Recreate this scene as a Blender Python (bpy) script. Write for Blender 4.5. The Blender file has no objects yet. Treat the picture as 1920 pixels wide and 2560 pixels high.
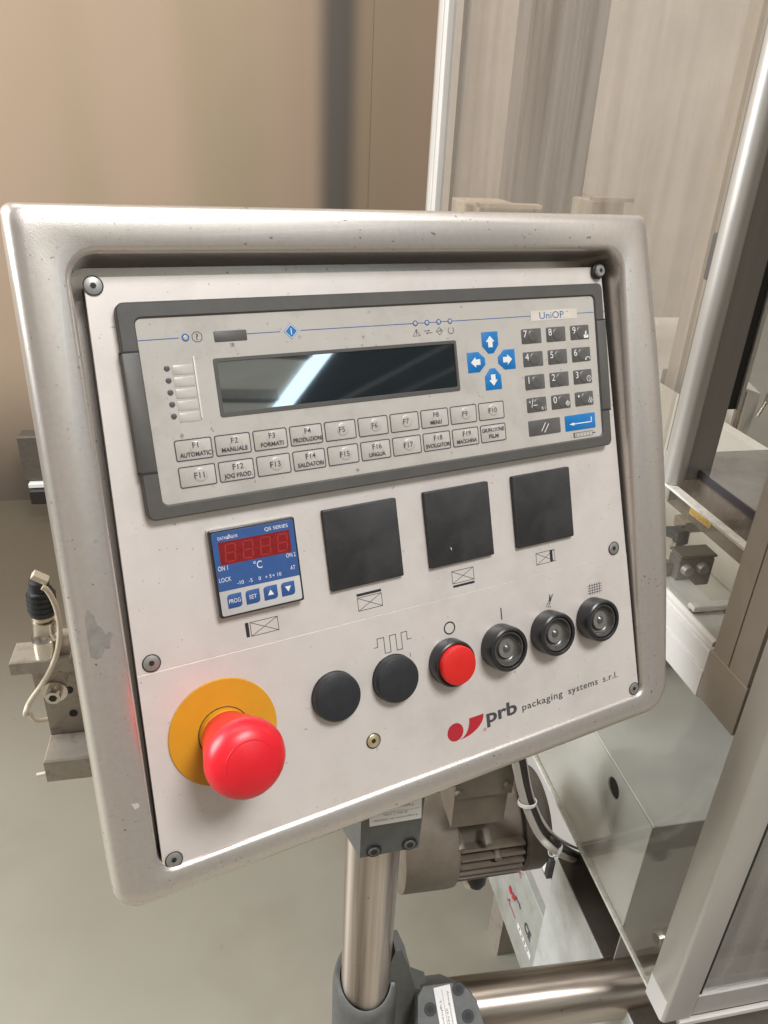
import bpy, math, random
from mathutils import Matrix, Vector
random.seed(7)
SC = bpy.context.scene
COL = SC.collection

# ------------------------------------------------------------------ camera, light, exposure
# world axes: X along the machine front, Y into the hall, Z up (metres)
W = Matrix(((0.9801043, -0.0511264, 0.1917853),
            (-0.1935432, -0.4604083, 0.8663517),
            (0.0440061, -0.8862337, -0.4611434)))
CAM = Vector((0.0, 0.0, 1.55))
FPX = 1886.2346
cd = bpy.data.cameras.new('camera'); cam = bpy.data.objects.new('camera', cd); COL.objects.link(cam)
cx, cy, cz = W @ Vector((1, 0, 0)), W @ Vector((0, -1, 0)), W @ Vector((0, 0, -1))
cm = Matrix((cx, cy, cz)).transposed().to_4x4(); cm.translation = CAM
cam.matrix_world = cm
cd.sensor_fit = 'VERTICAL'; cd.sensor_height = 36; cd.sensor_width = 27
cd.lens = FPX / 2560 * 36
cd.clip_start = 0.02; cd.clip_end = 200
SC.camera = cam
wd = bpy.data.worlds.new('World'); SC.world = wd; wd.use_nodes = True
bg = wd.node_tree.nodes['Background']
bg.inputs[0].default_value = (0.95, 0.87, 0.80, 1); bg.inputs[1].default_value = 0.26


def area(name, loc, target, sx, sy, power, col):
    l = bpy.data.lights.new(name, 'AREA'); l.shape = 'RECTANGLE'; l.size = sx; l.size_y = sy
    l.energy = power; l.color = col
    o = bpy.data.objects.new(name, l); COL.objects.link(o); o.location = loc
    o.rotation_euler = (Vector(target) - Vector(loc)).to_track_quat('-Z', 'Y').to_euler()
    return o


area('roof_light', (1.3, -1.5, 4.9), (0.1, 0.35, 1.3), 1.5, 1.1, 185, (0.98, 0.98, 1.0))
area('hall_window', (-4.2, 1.0, 3.4), (0.1, 0.6, 1.2), 2.4, 3.0, 400, (0.95, 0.98, 1.0))
area('wall_fill_light', (0.2, 1.2, 5.0), (0.3, 2.8, 0.8), 3.5, 1.2, 75, (1.0, 0.97, 0.93))  # fill lamp added to brighten the back wall and upward faces
SC.view_settings.view_transform = 'Standard'
SC.view_settings.look = 'None'
SC.view_settings.exposure = 0.0
SC.view_settings.gamma = 1.0
SC.view_settings.use_curve_mapping = False

# plate frame: x right, y up, z towards the viewer (millimetres on the plate)
PM = Matrix(((0.9566321, -0.0855556, 0.2784514, 0.046889),
             (0.2906333, 0.3448996, -0.8925114, 0.3822335),
             (-0.0196784, 0.9347323, 0.3548074, 1.3499145),
             (0, 0, 0, 1)))


def at(u, v, ax, val):                      # sight line of a photo pixel meets the plane axis = val
    d = W @ Vector(((u - 960) / FPX, (v - 1280) / FPX, 1))
    return CAM + d * ((val - CAM[ax]) / d[ax])


# ------------------------------------------------------------------ materials
def nt(name):
    m = bpy.data.materials.new(name); m.use_nodes = True
    return m, m.node_tree.nodes, m.node_tree.links, m.node_tree.nodes['Principled BSDF']


def mat(name, col, rough=0.5, metal=0.0, var=0.0, vs=40, specks=None, bump=None, stretch=(1, 1, 1), coat=0.0,
        aniso=0.0, rvar=0.0, spec=0.5, smudge=None):
    m, N, L, b = nt(name)
    b.inputs['Base Color'].default_value = (*col, 1)
    b.inputs['Roughness'].default_value = rough
    b.inputs['Metallic'].default_value = metal
    b.inputs['Specular IOR Level'].default_value = spec
    b.inputs['Coat Weight'].default_value = coat
    b.inputs['Anisotropic'].default_value = aniso
    tc = N.new('ShaderNodeTexCoord')
    mp = N.new('ShaderNodeMapping'); mp.inputs['Scale'].default_value = stretch
    L.new(tc.outputs['Object'], mp.inputs[0])

    def noise(scale, detail=4, rough_=0.6, src=None):
        n = N.new('ShaderNodeTexNoise'); n.inputs['Scale'].default_value = scale
        n.inputs['Detail'].default_value = detail; n.inputs['Roughness'].default_value = rough_
        L.new((src or mp).outputs[0] if src is None else src, n.inputs['Vector']); return n
    cur = None
    if var:
        n = noise(vs)
        mr = N.new('ShaderNodeMapRange'); mr.inputs[1].default_value = 0.3; mr.inputs[2].default_value = 0.7
        mr.inputs[3].default_value = 1 - var; mr.inputs[4].default_value = 1 + var
        L.new(n.outputs[0], mr.inputs[0])
        h = N.new('ShaderNodeVectorMath'); h.operation = 'SCALE'; h.inputs[0].default_value = col
        L.new(mr.outputs[0], h.inputs['Scale']); cur = h.outputs[0]
    for sp in ([specks] if specks and not isinstance(specks, list) else (specks or [])):
        sc, th, scol, amt = sp[:4]
        n = noise(sc, 2, 0.5, tc.outputs['Object'])
        cr = N.new('ShaderNodeMapRange'); cr.inputs[1].default_value = th; cr.inputs[2].default_value = th + 0.035
        cr.inputs[3].default_value = 0; cr.inputs[4].default_value = amt
        L.new(n.outputs[0], cr.inputs[0])
        # specks come in patches
        n2 = noise(sc / 9, 2, 0.5, tc.outputs['Object'])
        c2 = N.new('ShaderNodeMapRange'); c2.inputs[1].default_value = 0.46; c2.inputs[2].default_value = 0.6
        L.new(n2.outputs[0], c2.inputs[0])
        mu = N.new('ShaderNodeMath'); mu.operation = 'MULTIPLY'; L.new(cr.outputs[0], mu.inputs[0]); L.new(c2.outputs[0], mu.inputs[1])
        mx = N.new('ShaderNodeMix'); mx.data_type = 'RGBA'
        L.new(mu.outputs[0], mx.inputs['Factor'])
        if cur: L.new(cur, mx.inputs['A'])
        else: mx.inputs['A'].default_value = (*col, 1)
        mx.inputs['B'].default_value = (*scol, 1); cur = mx.outputs['Result']
    if smudge:
        sc, scol, amt = smudge
        n = noise(sc, 5, 0.65, tc.outputs['Object'])
        cr = N.new('ShaderNodeMapRange'); cr.inputs[1].default_value = 0.5; cr.inputs[2].default_value = 0.72
        cr.inputs[4].default_value = amt; L.new(n.outputs[0], cr.inputs[0])
        mx = N.new('ShaderNodeMix'); mx.data_type = 'RGBA'; L.new(cr.outputs[0], mx.inputs['Factor'])
        if cur: L.new(cur, mx.inputs['A'])
        else: mx.inputs['A'].default_value = (*col, 1)
        mx.inputs['B'].default_value = (*scol, 1); cur = mx.outputs['Result']
    if cur: L.new(cur, b.inputs['Base Color'])
    if rvar:
        n = noise(vs * 0.7, 5)
        mr = N.new('ShaderNodeMapRange'); mr.inputs[1].default_value = 0.3; mr.inputs[2].default_value = 0.7
        mr.inputs[3].default_value = max(0.02, rough - rvar); mr.inputs[4].default_value = rough + rvar
        L.new(n.outputs[0], mr.inputs[0]); L.new(mr.outputs[0], b.inputs['Roughness'])
    if aniso:
        tg = N.new('ShaderNodeTangent'); tg.direction_type = 'RADIAL'; tg.axis = 'X' if stretch[0] < 1 else 'Z'
        L.new(tg.outputs[0], b.inputs['Tangent']); b.inputs['Anisotropic Rotation'].default_value = 0.25
    if bump:
        n = noise(bump[0], 3)
        bp = N.new('ShaderNodeBump'); bp.inputs['Strength'].default_value = bump[1]; bp.inputs['Distance'].default_value = 0.0004
        L.new(n.outputs[0], bp.inputs['Height']); L.new(bp.outputs[0], b.inputs['Normal'])
    return m


def glass(name, tint, refl=0.06, haze=0.06, hazecol=(0.6, 0.55, 0.5), rough=0.06):
    m = bpy.data.materials.new(name); m.use_nodes = True
    N, L = m.node_tree.nodes, m.node_tree.links
    N.remove(N['Principled BSDF']); out = N['Material Output']
    tr = N.new('ShaderNodeBsdfTransparent'); tr.inputs[0].default_value = (*tint, 1)
    gl = N.new('ShaderNodeBsdfGlossy'); gl.inputs['Roughness'].default_value = rough
    df = N.new('ShaderNodeBsdfDiffuse'); df.inputs[0].default_value = (*hazecol, 1)
    fr = N.new('ShaderNodeFresnel'); ge = N.new('ShaderNodeNewGeometry')
    io = N.new('ShaderNodeMapRange'); io.inputs[3].default_value = 1.5; io.inputs[4].default_value = 1 / 1.5
    L.new(ge.outputs['Backfacing'], io.inputs[0]); L.new(io.outputs[0], fr.inputs[0])
    m1 = N.new('ShaderNodeMixShader'); m2 = N.new('ShaderNodeMixShader')
    tc = N.new('ShaderNodeTexCoord'); ns = N.new('ShaderNodeTexNoise'); ns.inputs['Scale'].default_value = 7
    ns.inputs['Detail'].default_value = 6; ns.inputs['Roughness'].default_value = 0.65
    mp = N.new('ShaderNodeMapping'); mp.inputs['Scale'].default_value = (5, 5, 0.3)
    L.new(tc.outputs['Object'], mp.inputs[0]); L.new(mp.outputs[0], ns.inputs['Vector'])
    mr = N.new('ShaderNodeMapRange'); mr.inputs[1].default_value = 0.25; mr.inputs[2].default_value = 0.75
    mr.inputs[3].default_value = haze * 0.3; mr.inputs[4].default_value = haze * 1.7
    L.new(ns.outputs[0], mr.inputs[0]); L.new(mr.outputs[0], m1.inputs[0])
    L.new(tr.outputs[0], m1.inputs[1]); L.new(df.outputs[0], m1.inputs[2])
    L.new(fr.outputs[0], m2.inputs[0]); L.new(m1.outputs[0], m2.inputs[1]); L.new(gl.outputs[0], m2.inputs[2])
    L.new(m2.outputs[0], out.inputs[0])
    return m


DK = (0.05, 0.04, 0.035)
M = {}
M['silver'] = mat('silver_paint', (0.655, 0.605, 0.555), 0.33, 0.8, 0.04, 350, [(420, 0.68, DK, 0.7), (90, 0.715, DK, 0.65)], (1500, 0.16), coat=0.25)
M['chip'] = mat('worn_primer', (0.235, 0.22, 0.195), 0.6, 0.1, 0.15, 200)
M['plate'] = mat('satin_plate', (0.71, 0.655, 0.605), 0.40, 0.35, 0.03, 60, [(260, 0.705, DK, 0.6), (420, 0.705, DK, 0.5), (110, 0.74, DK, 0.5)], (900, 0.12), smudge=(18, (0.55, 0.49, 0.44), 0.45))
M['ink'] = mat('black_ink', (0.022, 0.020, 0.022), 0.5)
M['grey_ink'] = mat('grey_ink', (0.055, 0.053, 0.06), 0.5)
M['red_ink'] = mat('red_ink', (0.40, 0.015, 0.025), 0.5)
M['white_ink'] = mat('white_ink', (0.72, 0.70, 0.67), 0.5)
M['blue_ink'] = mat('blue_ink', (0.02, 0.10, 0.30), 0.5)
M['bezel'] = mat('dark_grey_plastic', (0.078, 0.074, 0.067), 0.48, 0, 0.08, 90, (300, 0.74, (0.2, 0.18, 0.15), 0.5), (1500, 0.25), smudge=(25, (0.10, 0.085, 0.07), 0.5))
M['membrane'] = mat('membrane_film', (0.46, 0.43, 0.385), 0.38, 0, 0.04, 60, [(330, 0.69, DK, 0.55), (120, 0.715, DK, 0.5)], (700, 0.06), smudge=(22, (0.30, 0.27, 0.24), 0.5))
M['pad'] = mat('function_pad', (0.45, 0.425, 0.38), 0.3, 0, 0.05, 100, (380, 0.735, DK, 0.5))
M['key'] = mat('dark_key', (0.095, 0.09, 0.084), 0.33, 0, 0.1, 150)
M['blue_key'] = mat('blue_key', (0.006, 0.155, 0.42), 0.35, 0, 0.08, 150)
M['sticker'] = mat('cream_sticker', (0.60, 0.55, 0.47), 0.5, 0, 0.05, 150)
M['pocket'] = mat('label_pocket', (0.47, 0.44, 0.40), 0.25, 0, 0.05, 100)
M['led'] = mat('led_lens', (0.09, 0.08, 0.08), 0.3)
M['black'] = mat('black_plastic', (0.026, 0.025, 0.025), 0.48, 0, 0.15, 120, (500, 0.72, (0.2, 0.19, 0.18), 0.35), (1600, 0.3), rvar=0.12, smudge=(40, (0.05, 0.047, 0.043), 0.5))
M['gloss_black'] = mat('black_gloss_plastic', (0.02, 0.02, 0.021), 0.3, 0, 0.1, 200, (420, 0.75, (0.15, 0.14, 0.12), 0.4))
M['rubber'] = mat('black_button_cap', (0.019, 0.02, 0.023), 0.5, 0, 0.15, 150, None, (1200, 0.15))
M['ctrl_blue'] = mat('controller_blue', (0.03, 0.085, 0.25), 0.4, 0, 0.06, 150, (300, 0.74, (0.1, 0.07, 0.06), 0.5))
M['ctrl_grey'] = mat('controller_grey', (0.52, 0.51, 0.49), 0.42, 0, 0.04, 120)
M['red_win'] = mat('red_window', (0.20, 0.004, 0.006), 0.35, 0, 0.2, 400)
M['red_seg'] = mat('red_segment', (0.34, 0.02, 0.018), 0.35, 0, 0.2, 400)
M['red_cap'] = mat('red_button_cap', (0.62, 0.016, 0.012), 0.42, 0, 0.05, 120)
M['stop_red'] = mat('stop_red_plastic', (0.66, 0.012, 0.022), 0.36, 0, 0.06, 60, None, (900, 0.05))
M['stop_yellow'] = mat('stop_yellow_disc', (0.58, 0.265, 0.010), 0.5, 0, 0.05, 50)
M['screw'] = mat('steel_screw', (0.36, 0.345, 0.32), 0.42, 0.7, 0.1, 300)
M['brass'] = mat('brass_screw', (0.75, 0.62, 0.38), 0.32, 0.8, 0.1, 300)
M['dark'] = mat('dark_recess', (0.012, 0.011, 0.01), 0.6)
M['steel'] = mat('stainless_tube', (0.50, 0.435, 0.38), 0.32, 1.0, 0.55, 60, [(120, 0.74, (0.12, 0.07, 0.04), 0.6)], (500, 0.02), (1, 1, 0.02), aniso=0.85)  # upright streaks in the colour stand in for reflected bands
M['steel_x'] = mat('stainless_tube_worn', (0.52, 0.45, 0.385), 0.36, 1.0, 0.36, 50, [(120, 0.74, (0.1, 0.06, 0.04), 0.6)], (500, 0.03), (0.02, 1, 1), aniso=0.8)  # lengthwise colour streaks replace reflections along the tube
M['cast'] = mat('cast_clamp_grey', (0.105, 0.106, 0.10), 0.45, 0.2, 0.12, 120, None, (600, 0.3))
M['label'] = mat('white_label', (0.72, 0.70, 0.67), 0.45)
M['alu'] = mat('anodised_aluminium', (0.56, 0.54, 0.505), 0.36, 0.55, 0.05, 30, None, (900, 0.08), (1, 1, 0.2))
M['alu_w'] = mat('bright_aluminium', (0.74, 0.73, 0.71), 0.4, 0.35, 0.04, 30, None, (900, 0.06), (1, 1, 0.2))
M['alu_d'] = mat('anodised_aluminium_bronze', (0.40, 0.36, 0.315), 0.38, 0.45, 0.06, 30, None, (900, 0.08))
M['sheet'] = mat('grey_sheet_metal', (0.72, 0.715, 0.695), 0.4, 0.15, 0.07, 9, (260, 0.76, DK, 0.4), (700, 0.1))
M['sheet_d'] = mat('dark_grey_sheet', (0.42, 0.405, 0.385), 0.45, 0.1, 0.07, 9)
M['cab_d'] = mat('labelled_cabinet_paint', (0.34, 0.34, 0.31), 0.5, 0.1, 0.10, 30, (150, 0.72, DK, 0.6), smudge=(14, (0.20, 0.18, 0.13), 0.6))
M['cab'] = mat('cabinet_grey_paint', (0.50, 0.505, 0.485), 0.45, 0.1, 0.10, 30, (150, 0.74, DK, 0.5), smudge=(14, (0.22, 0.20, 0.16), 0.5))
M['motor'] = mat('motor_beige_paint', (0.155, 0.126, 0.094), 0.55, 0, 0.12, 60, (200, 0.74, DK, 0.5), (300, 0.2))
M['motor_d'] = mat('motor_fan_paint', (0.085, 0.07, 0.055), 0.55, 0, 0.12, 60)
M['cable_w'] = mat('white_cable', (0.45, 0.42, 0.37), 0.45)
M['cable_b'] = mat('black_cable', (0.02, 0.016, 0.014), 0.5)
M['chrome'] = mat('bright_steel', (0.65, 0.60, 0.53), 0.22, 1.0, 0.1, 100)
M['bracket'] = mat('bracket_steel', (0.37, 0.33, 0.28), 0.42, 0.45, 0.12, 60, (200, 0.72, DK, 0.6), smudge=(60, (0.14, 0.11, 0.08), 0.7))
M['cream'] = mat('cream_tube', (0.66, 0.58, 0.45), 0.35)
M['tape'] = mat('yellow_tape', (0.55, 0.36, 0.10), 0.5, 0, 0.25, 200)
M['inner'] = mat('machine_panel', (0.42, 0.37, 0.315), 0.5, 0.1, 0.12, 6)
M['inner_l'] = mat('machine_panel_pale', (0.62, 0.60, 0.55), 0.5, 0.1, 0.1, 8)
M['dpost'] = mat('dark_profile', (0.105, 0.10, 0.097), 0.45, 0.3, 0.2, 60, None, (300, 0.2), (1, 1, 0.05))
M['carton'] = mat('reflected_carton', (0.50, 0.41, 0.31), 0.8, 0, 0.12, 30)
M['web'] = mat('grey_profile_web', (0.24, 0.225, 0.205), 0.42, 0.3, 0.12, 60, None, (600, 0.1), (1, 1, 0.05))
M['acrylic'] = glass('clear_guard_sheet', (0.96, 0.96, 0.94), haze=0.02, hazecol=(0.55, 0.53, 0.48))
M['door_glass'] = glass('smoky_guard_sheet', (0.92, 0.90, 0.87), haze=0.14, hazecol=(0.54, 0.50, 0.45), rough=0.07)
M['edge'] = mat('acrylic_edge', (0.70, 0.68, 0.62), 0.25, 0, 0.2, 120)
M['lens'] = None
m, N_, L_, b_ = nt('clear_lens'); b_.inputs['Base Color'].default_value = (0.85, 0.83, 0.78, 1)
b_.inputs['Transmission Weight'].default_value = 1.0; b_.inputs['Roughness'].default_value = 0.12; b_.inputs['IOR'].default_value = 1.45
M['lens'] = m
M['lamp_core'] = mat('lens_reflector', (0.075, 0.070, 0.062), 0.3, 0.0, 0.25, 250, coat=0.4)
M['glint_ring'] = mat('lens_highlight_ring', (0.16, 0.152, 0.138), 0.3, 0, 0.2, 200)  # ring highlight of the lens put into a paler colour
m, N_, L_, b_ = nt('display_glass'); b_.inputs['Base Color'].default_value = (0.012, 0.017, 0.02, 1)
b_.inputs['Roughness'].default_value = 0.035; b_.inputs['IOR'].default_value = 1.6; b_.inputs['Specular IOR Level'].default_value = 0.9
b_.inputs['Coat Weight'].default_value = 1.0; b_.inputs['Coat Roughness'].default_value = 0.02; b_.inputs['Coat IOR'].default_value = 1.7
M['display'] = m
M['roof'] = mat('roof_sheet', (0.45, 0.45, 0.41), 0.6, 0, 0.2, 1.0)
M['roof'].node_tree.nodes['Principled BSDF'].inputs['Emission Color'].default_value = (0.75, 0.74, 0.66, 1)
M['roof'].node_tree.nodes['Principled BSDF'].inputs['Emission Strength'].default_value = 0.9   # sheets glow by added emission to brighten their reflection
M['roof_d'] = mat('roof_dark', (0.16, 0.20, 0.22), 0.7, 0, 0.2, 1.0)
m, N_, L_, b_ = nt('skylight_pane'); b_.inputs['Base Color'].default_value = (0.8, 0.85, 0.9, 1)
b_.inputs['Emission Color'].default_value = (0.66, 0.86, 1.0, 1); b_.inputs['Emission Strength'].default_value = 8.0
M['sky_pane'] = m
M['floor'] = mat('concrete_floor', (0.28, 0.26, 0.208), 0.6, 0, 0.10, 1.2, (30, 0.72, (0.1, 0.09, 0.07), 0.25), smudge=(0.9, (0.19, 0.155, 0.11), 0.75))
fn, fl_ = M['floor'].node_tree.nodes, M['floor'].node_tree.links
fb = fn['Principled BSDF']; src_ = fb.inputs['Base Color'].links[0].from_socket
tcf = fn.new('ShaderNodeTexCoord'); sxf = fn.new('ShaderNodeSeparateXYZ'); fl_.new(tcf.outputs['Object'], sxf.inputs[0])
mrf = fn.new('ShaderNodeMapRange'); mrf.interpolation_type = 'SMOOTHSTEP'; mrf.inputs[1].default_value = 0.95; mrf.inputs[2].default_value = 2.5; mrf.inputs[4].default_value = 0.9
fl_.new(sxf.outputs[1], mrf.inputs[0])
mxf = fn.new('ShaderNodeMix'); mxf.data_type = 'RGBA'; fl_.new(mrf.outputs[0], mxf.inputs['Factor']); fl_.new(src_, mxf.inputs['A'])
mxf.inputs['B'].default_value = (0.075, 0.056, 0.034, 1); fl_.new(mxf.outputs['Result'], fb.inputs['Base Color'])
# hall wall: broad soft vertical streaks, darker towards the floor
m, N_, L_, b_ = nt('streaked_wall'); b_.inputs['Roughness'].default_value = 0.8
tc = N_.new('ShaderNodeTexCoord'); mp = N_.new('ShaderNodeMapping'); mp.inputs['Scale'].default_value = (1.5, 1, 0.12)
L_.new(tc.outputs['Object'], mp.inputs[0])
ns = N_.new('ShaderNodeTexNoise'); ns.inputs['Scale'].default_value = 2.2; ns.inputs['Detail'].default_value = 0.5
L_.new(mp.outputs[0], ns.inputs['Vector'])
cr = N_.new('ShaderNodeValToRGB'); cr.color_ramp.interpolation = 'EASE'
e = cr.color_ramp.elements; e[0].position = 0.3; e[0].color = (0.31, 0.24, 0.155, 1); e[1].position = 0.7; e[1].color = (0.36, 0.262, 0.185, 1)
L_.new(ns.outputs[0], cr.inputs[0])
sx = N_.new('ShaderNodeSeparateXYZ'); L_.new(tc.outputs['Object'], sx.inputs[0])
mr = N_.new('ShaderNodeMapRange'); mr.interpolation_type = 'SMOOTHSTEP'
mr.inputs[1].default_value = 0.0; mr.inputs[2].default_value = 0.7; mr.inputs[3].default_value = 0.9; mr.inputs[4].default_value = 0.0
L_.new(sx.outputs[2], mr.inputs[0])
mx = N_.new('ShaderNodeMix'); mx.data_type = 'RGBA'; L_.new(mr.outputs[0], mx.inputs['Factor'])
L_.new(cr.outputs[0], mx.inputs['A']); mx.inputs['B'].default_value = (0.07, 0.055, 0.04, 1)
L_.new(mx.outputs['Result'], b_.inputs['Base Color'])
M['wall'] = m
# soft-edged grey column
m, N_, L_, b_ = nt('grey_column'); b_.inputs['Roughness'].default_value = 0.8
tc = N_.new('ShaderNodeTexCoord'); sx = N_.new('ShaderNodeSeparateXYZ'); L_.new(tc.outputs['Object'], sx.inputs[0])
ab = N_.new('ShaderNodeMath'); ab.operation = 'ABSOLUTE'; L_.new(sx.outputs[0], ab.inputs[0])
mr = N_.new('ShaderNodeMapRange'); mr.interpolation_type = 'SMOOTHERSTEP'; mr.inputs[1].default_value = 0.015; mr.inputs[2].default_value = 0.115
L_.new(ab.outputs[0], mr.inputs[0])
mx = N_.new('ShaderNodeMix'); mx.data_type = 'RGBA'; L_.new(mr.outputs[0], mx.inputs['Factor'])
mx.inputs['A'].default_value = (0.115, 0.098, 0.082, 1)
ge = N_.new('ShaderNodeNewGeometry'); mp = N_.new('ShaderNodeMapping'); mp.inputs['Scale'].default_value = (1.5, 1, 0.12)
L_.new(ge.outputs['Position'], mp.inputs[0])
ns = N_.new('ShaderNodeTexNoise'); ns.inputs['Scale'].default_value = 2.2; ns.inputs['Detail'].default_value = 0.5; L_.new(mp.outputs[0], ns.inputs['Vector'])
cr = N_.new('ShaderNodeValToRGB'); cr.color_ramp.interpolation = 'EASE'
e = cr.color_ramp.elements; e[0].position = 0.3; e[0].color = (0.31, 0.24, 0.155, 1); e[1].position = 0.7; e[1].color = (0.36, 0.262, 0.185, 1)
L_.new(ns.outputs[0], cr.inputs[0]); L_.new(cr.outputs[0], mx.inputs['B'])
L_.new(mx.outputs['Result'], b_.inputs['Base Color'])
M['column'] = m


# ------------------------------------------------------------------ mesh helpers
def rrect(x0, x1, y0, y1, r, n=4):
    p = []
    for cx_, cy_, a in ((x1 - r, y1 - r, 0), (x0 + r, y1 - r, 90), (x0 + r, y0 + r, 180), (x1 - r, y0 + r, 270)):
        for i in range(n + 1):
            t = math.radians(a + 90 * i / n); p.append((cx_ + r * math.cos(t), cy_ + r * math.sin(t)))
    return p


def circ(x, y, r, n=32, a0=0.0):
    return [(x + r * math.cos(a0 + 2 * math.pi * i / n), y + r * math.sin(a0 + 2 * math.pi * i / n)) for i in range(n)]


def offs(p, d):
    out = []; n = len(p)
    for i in range(n):
        a, b, c = Vector(p[i - 1]), Vector(p[i]), Vector(p[(i + 1) % n])
        e1, e2 = (b - a), (c - b)
        if e1.length < 1e-9 or e2.length < 1e-9: out.append(tuple(b)); continue
        e1.normalize(); e2.normalize()
        n1, n2 = Vector((e1.y, -e1.x)), Vector((e2.y, -e2.x))
        s = n1 + n2; k = s.dot(n1)
        out.append(tuple(b + s * (d / max(k, 0.35))))
    return out


class MB:
    def __init__(s, scale=1.0):
        s.v = []; s.f = []; s.k = scale

    def add(s, vs, fs):
        o = len(s.v); s.v += [tuple(c * s.k for c in v) for v in vs]; s.f += [tuple(i + o for i in f) for f in fs]; return s

    def rings(s, rs, cap0=True, cap1=True, closed=True):
        n = len(rs[0]); vs = [v for r in rs for v in r]; fs = []
        for j in range(len(rs) - 1):
            for i in range(n if closed else n - 1):
                a, b = j * n + i, j * n + (i + 1) % n
                fs.append((a, b, b + n, a + n))
        if cap0: fs.append(tuple(range(n - 1, -1, -1)))
        if cap1: fs.append(tuple(range((len(rs) - 1) * n, len(rs) * n)))
        return s.add(vs, fs)

    def prism(s, p, z0, z1, ch=0.0):
        rs = [[(x, y, z0) for x, y in p]]
        if ch:
            rs.append([(x, y, z1 - ch) for x, y in p])
            q = offs(p, -ch * 0.35); rs.append([(x, y, z1 - ch * 0.3) for x, y in q])
            rs.append([(x, y, z1) for x, y in offs(p, -ch)])
        else: rs.append([(x, y, z1) for x, y in p])
        return s.rings(rs)

    def frame(s, o, i, z0, z1, ch=0.0):            # outer / inner loops with the same count
        L3 = lambda p, z: [(x, y, z) for x, y in p]
        if ch: rs = [L3(o, z0), L3(o, z1 - ch), L3(offs(o, -ch), z1), L3(offs(i, ch), z1), L3(i, z1 - ch), L3(i, z0)]
        else: rs = [L3(o, z0), L3(o, z1), L3(i, z1), L3(i, z0)]
        n = len(o); vs = [v for r in rs for v in r]; fs = []; m_ = len(rs)
        for j in range(m_):
            k = (j + 1) % m_
            for a in range(n):
                b = (a + 1) % n; fs.append((j * n + a, j * n + b, k * n + b, k * n + a))
        return s.add(vs, fs)

    def flat(s, p, z): return s.add([(x, y, z) for x, y in p], [tuple(range(len(p)))])

    def flatring(s, o, i, z):
        n = len(o)
        return s.add([(x, y, z) for x, y in o] + [(x, y, z) for x, y in i], [(a, (a + 1) % n, n + (a + 1) % n, n + a) for a in range(n)])

    def line(s, pts, w, z):
        for a, b in zip(pts, pts[1:]):
            a, b = Vector(a), Vector(b); d = (b - a).normalized(); n = Vector((-d.y, d.x)) * w / 2; e = d * w / 2
            s.flat([a - n - e, b - n + e, b + n + e, a + n - e], z)
        return s

    def lathe(s, prof, n=32, x=0, y=0):
        rs = [[(x + r * math.cos(2 * math.pi * i / n), y + r * math.sin(2 * math.pi * i / n), z) for i in range(n)] for r, z in prof]
        return s.rings(rs)

    def box(s, x0, x1, y0, y1, z0, z1, ch=0.0):
        p = [(x0, y0), (x1, y0), (x1, y1), (x0, y1)]
        if not ch: return s.prism(p, z0, z1)
        q = offs(p, -ch); L3 = lambda a, z: [(x, y, z) for x, y in a]
        c = []
        for a, z in ((q, z0), (p, z0 + ch), (p, z1 - ch), (q, z1)): c.append(L3(a, z))
        return s.rings(c)

    def tube(s, pts, r, n=12, cap=True):
        pts = [Vector(p) for p in pts]; rs = []; up = None
        for i, p in enumerate(pts):
            t = (pts[min(i + 1, len(pts) - 1)] - pts[max(i - 1, 0)]).normalized()
            if up is None: up = Vector((0, 0, 1)) if abs(t.z) < 0.9 else Vector((1, 0, 0))
            a = t.cross(up).normalized(); up = a.cross(t)
            rr = r[i] if isinstance(r, (list, tuple)) else r
            rs.append([tuple(p + a * rr * math.cos(2 * math.pi * k / n) + up * rr * math.sin(2 * math.pi * k / n)) for k in range(n)])
        return s.rings(rs, cap, cap)

    def extrude(s, poly, ax, a0, a1):              # 2D polygon in the other two axes, swept along ax
        def pt(p, a):
            return (a, p[0], p[1]) if ax == 0 else ((p[0], a, p[1]) if ax == 1 else (p[0], p[1], a))
        return s.rings([[pt(p, a0) for p in poly], [pt(p, a1) for p in poly]])

    def text(s, body, x, y, cap, z, align='c', width=None, bold=0.0, slant=0.0, rot=0.0, space=1.0):
        cu = bpy.data.curves.new('t', 'FONT'); cu.body = body; cu.size = 1; cu.resolution_u = 3; cu.offset = bold; cu.space_character = space
        o = bpy.data.objects.new('t', cu); me = bpy.data.meshes.new_from_object(o)
        co = [v.co.copy() for v in me.vertices]; fs = [tuple(p.vertices) for p in me.polygons]
        bpy.data.objects.remove(o); bpy.data.curves.remove(cu); bpy.data.meshes.remove(me)
        k = cap / 0.682; x0 = min(c.x for c in co); x1 = max(c.x for c in co)
        kx = k if width is None else width / (x1 - x0)
        sh = {'l': 0, 'c': -(x1 - x0) * kx / 2, 'r': -(x1 - x0) * kx}[align]
        ca, sa = math.cos(rot), math.sin(rot); out = []
        for c in co:
            px, py = (c.x - x0) * kx + sh + slant * c.y * k, c.y * k
            out.append((x + px * ca - py * sa, y + px * sa + py * ca, z))
        return s.add(out, fs)

    def mesh(s, name, smooth=35):
        me = bpy.data.meshes.new(name); me.from_pydata(s.v, [], s.f); me.update()
        if smooth:
            me.polygons.foreach_set('use_smooth', [True] * len(me.polygons)); me.set_sharp_from_angle(angle=math.radians(smooth))
        return me


def link(name, me, material, parent=None, loc=None):
    o = bpy.data.objects.new(name, me); COL.objects.link(o)
    if material and not me.materials: me.materials.append(material)
    if parent: o.parent = parent
    if loc is not None: o.location = loc
    return o


def P(): return MB(0.001)                           # plate-frame builder, millimetres


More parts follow.
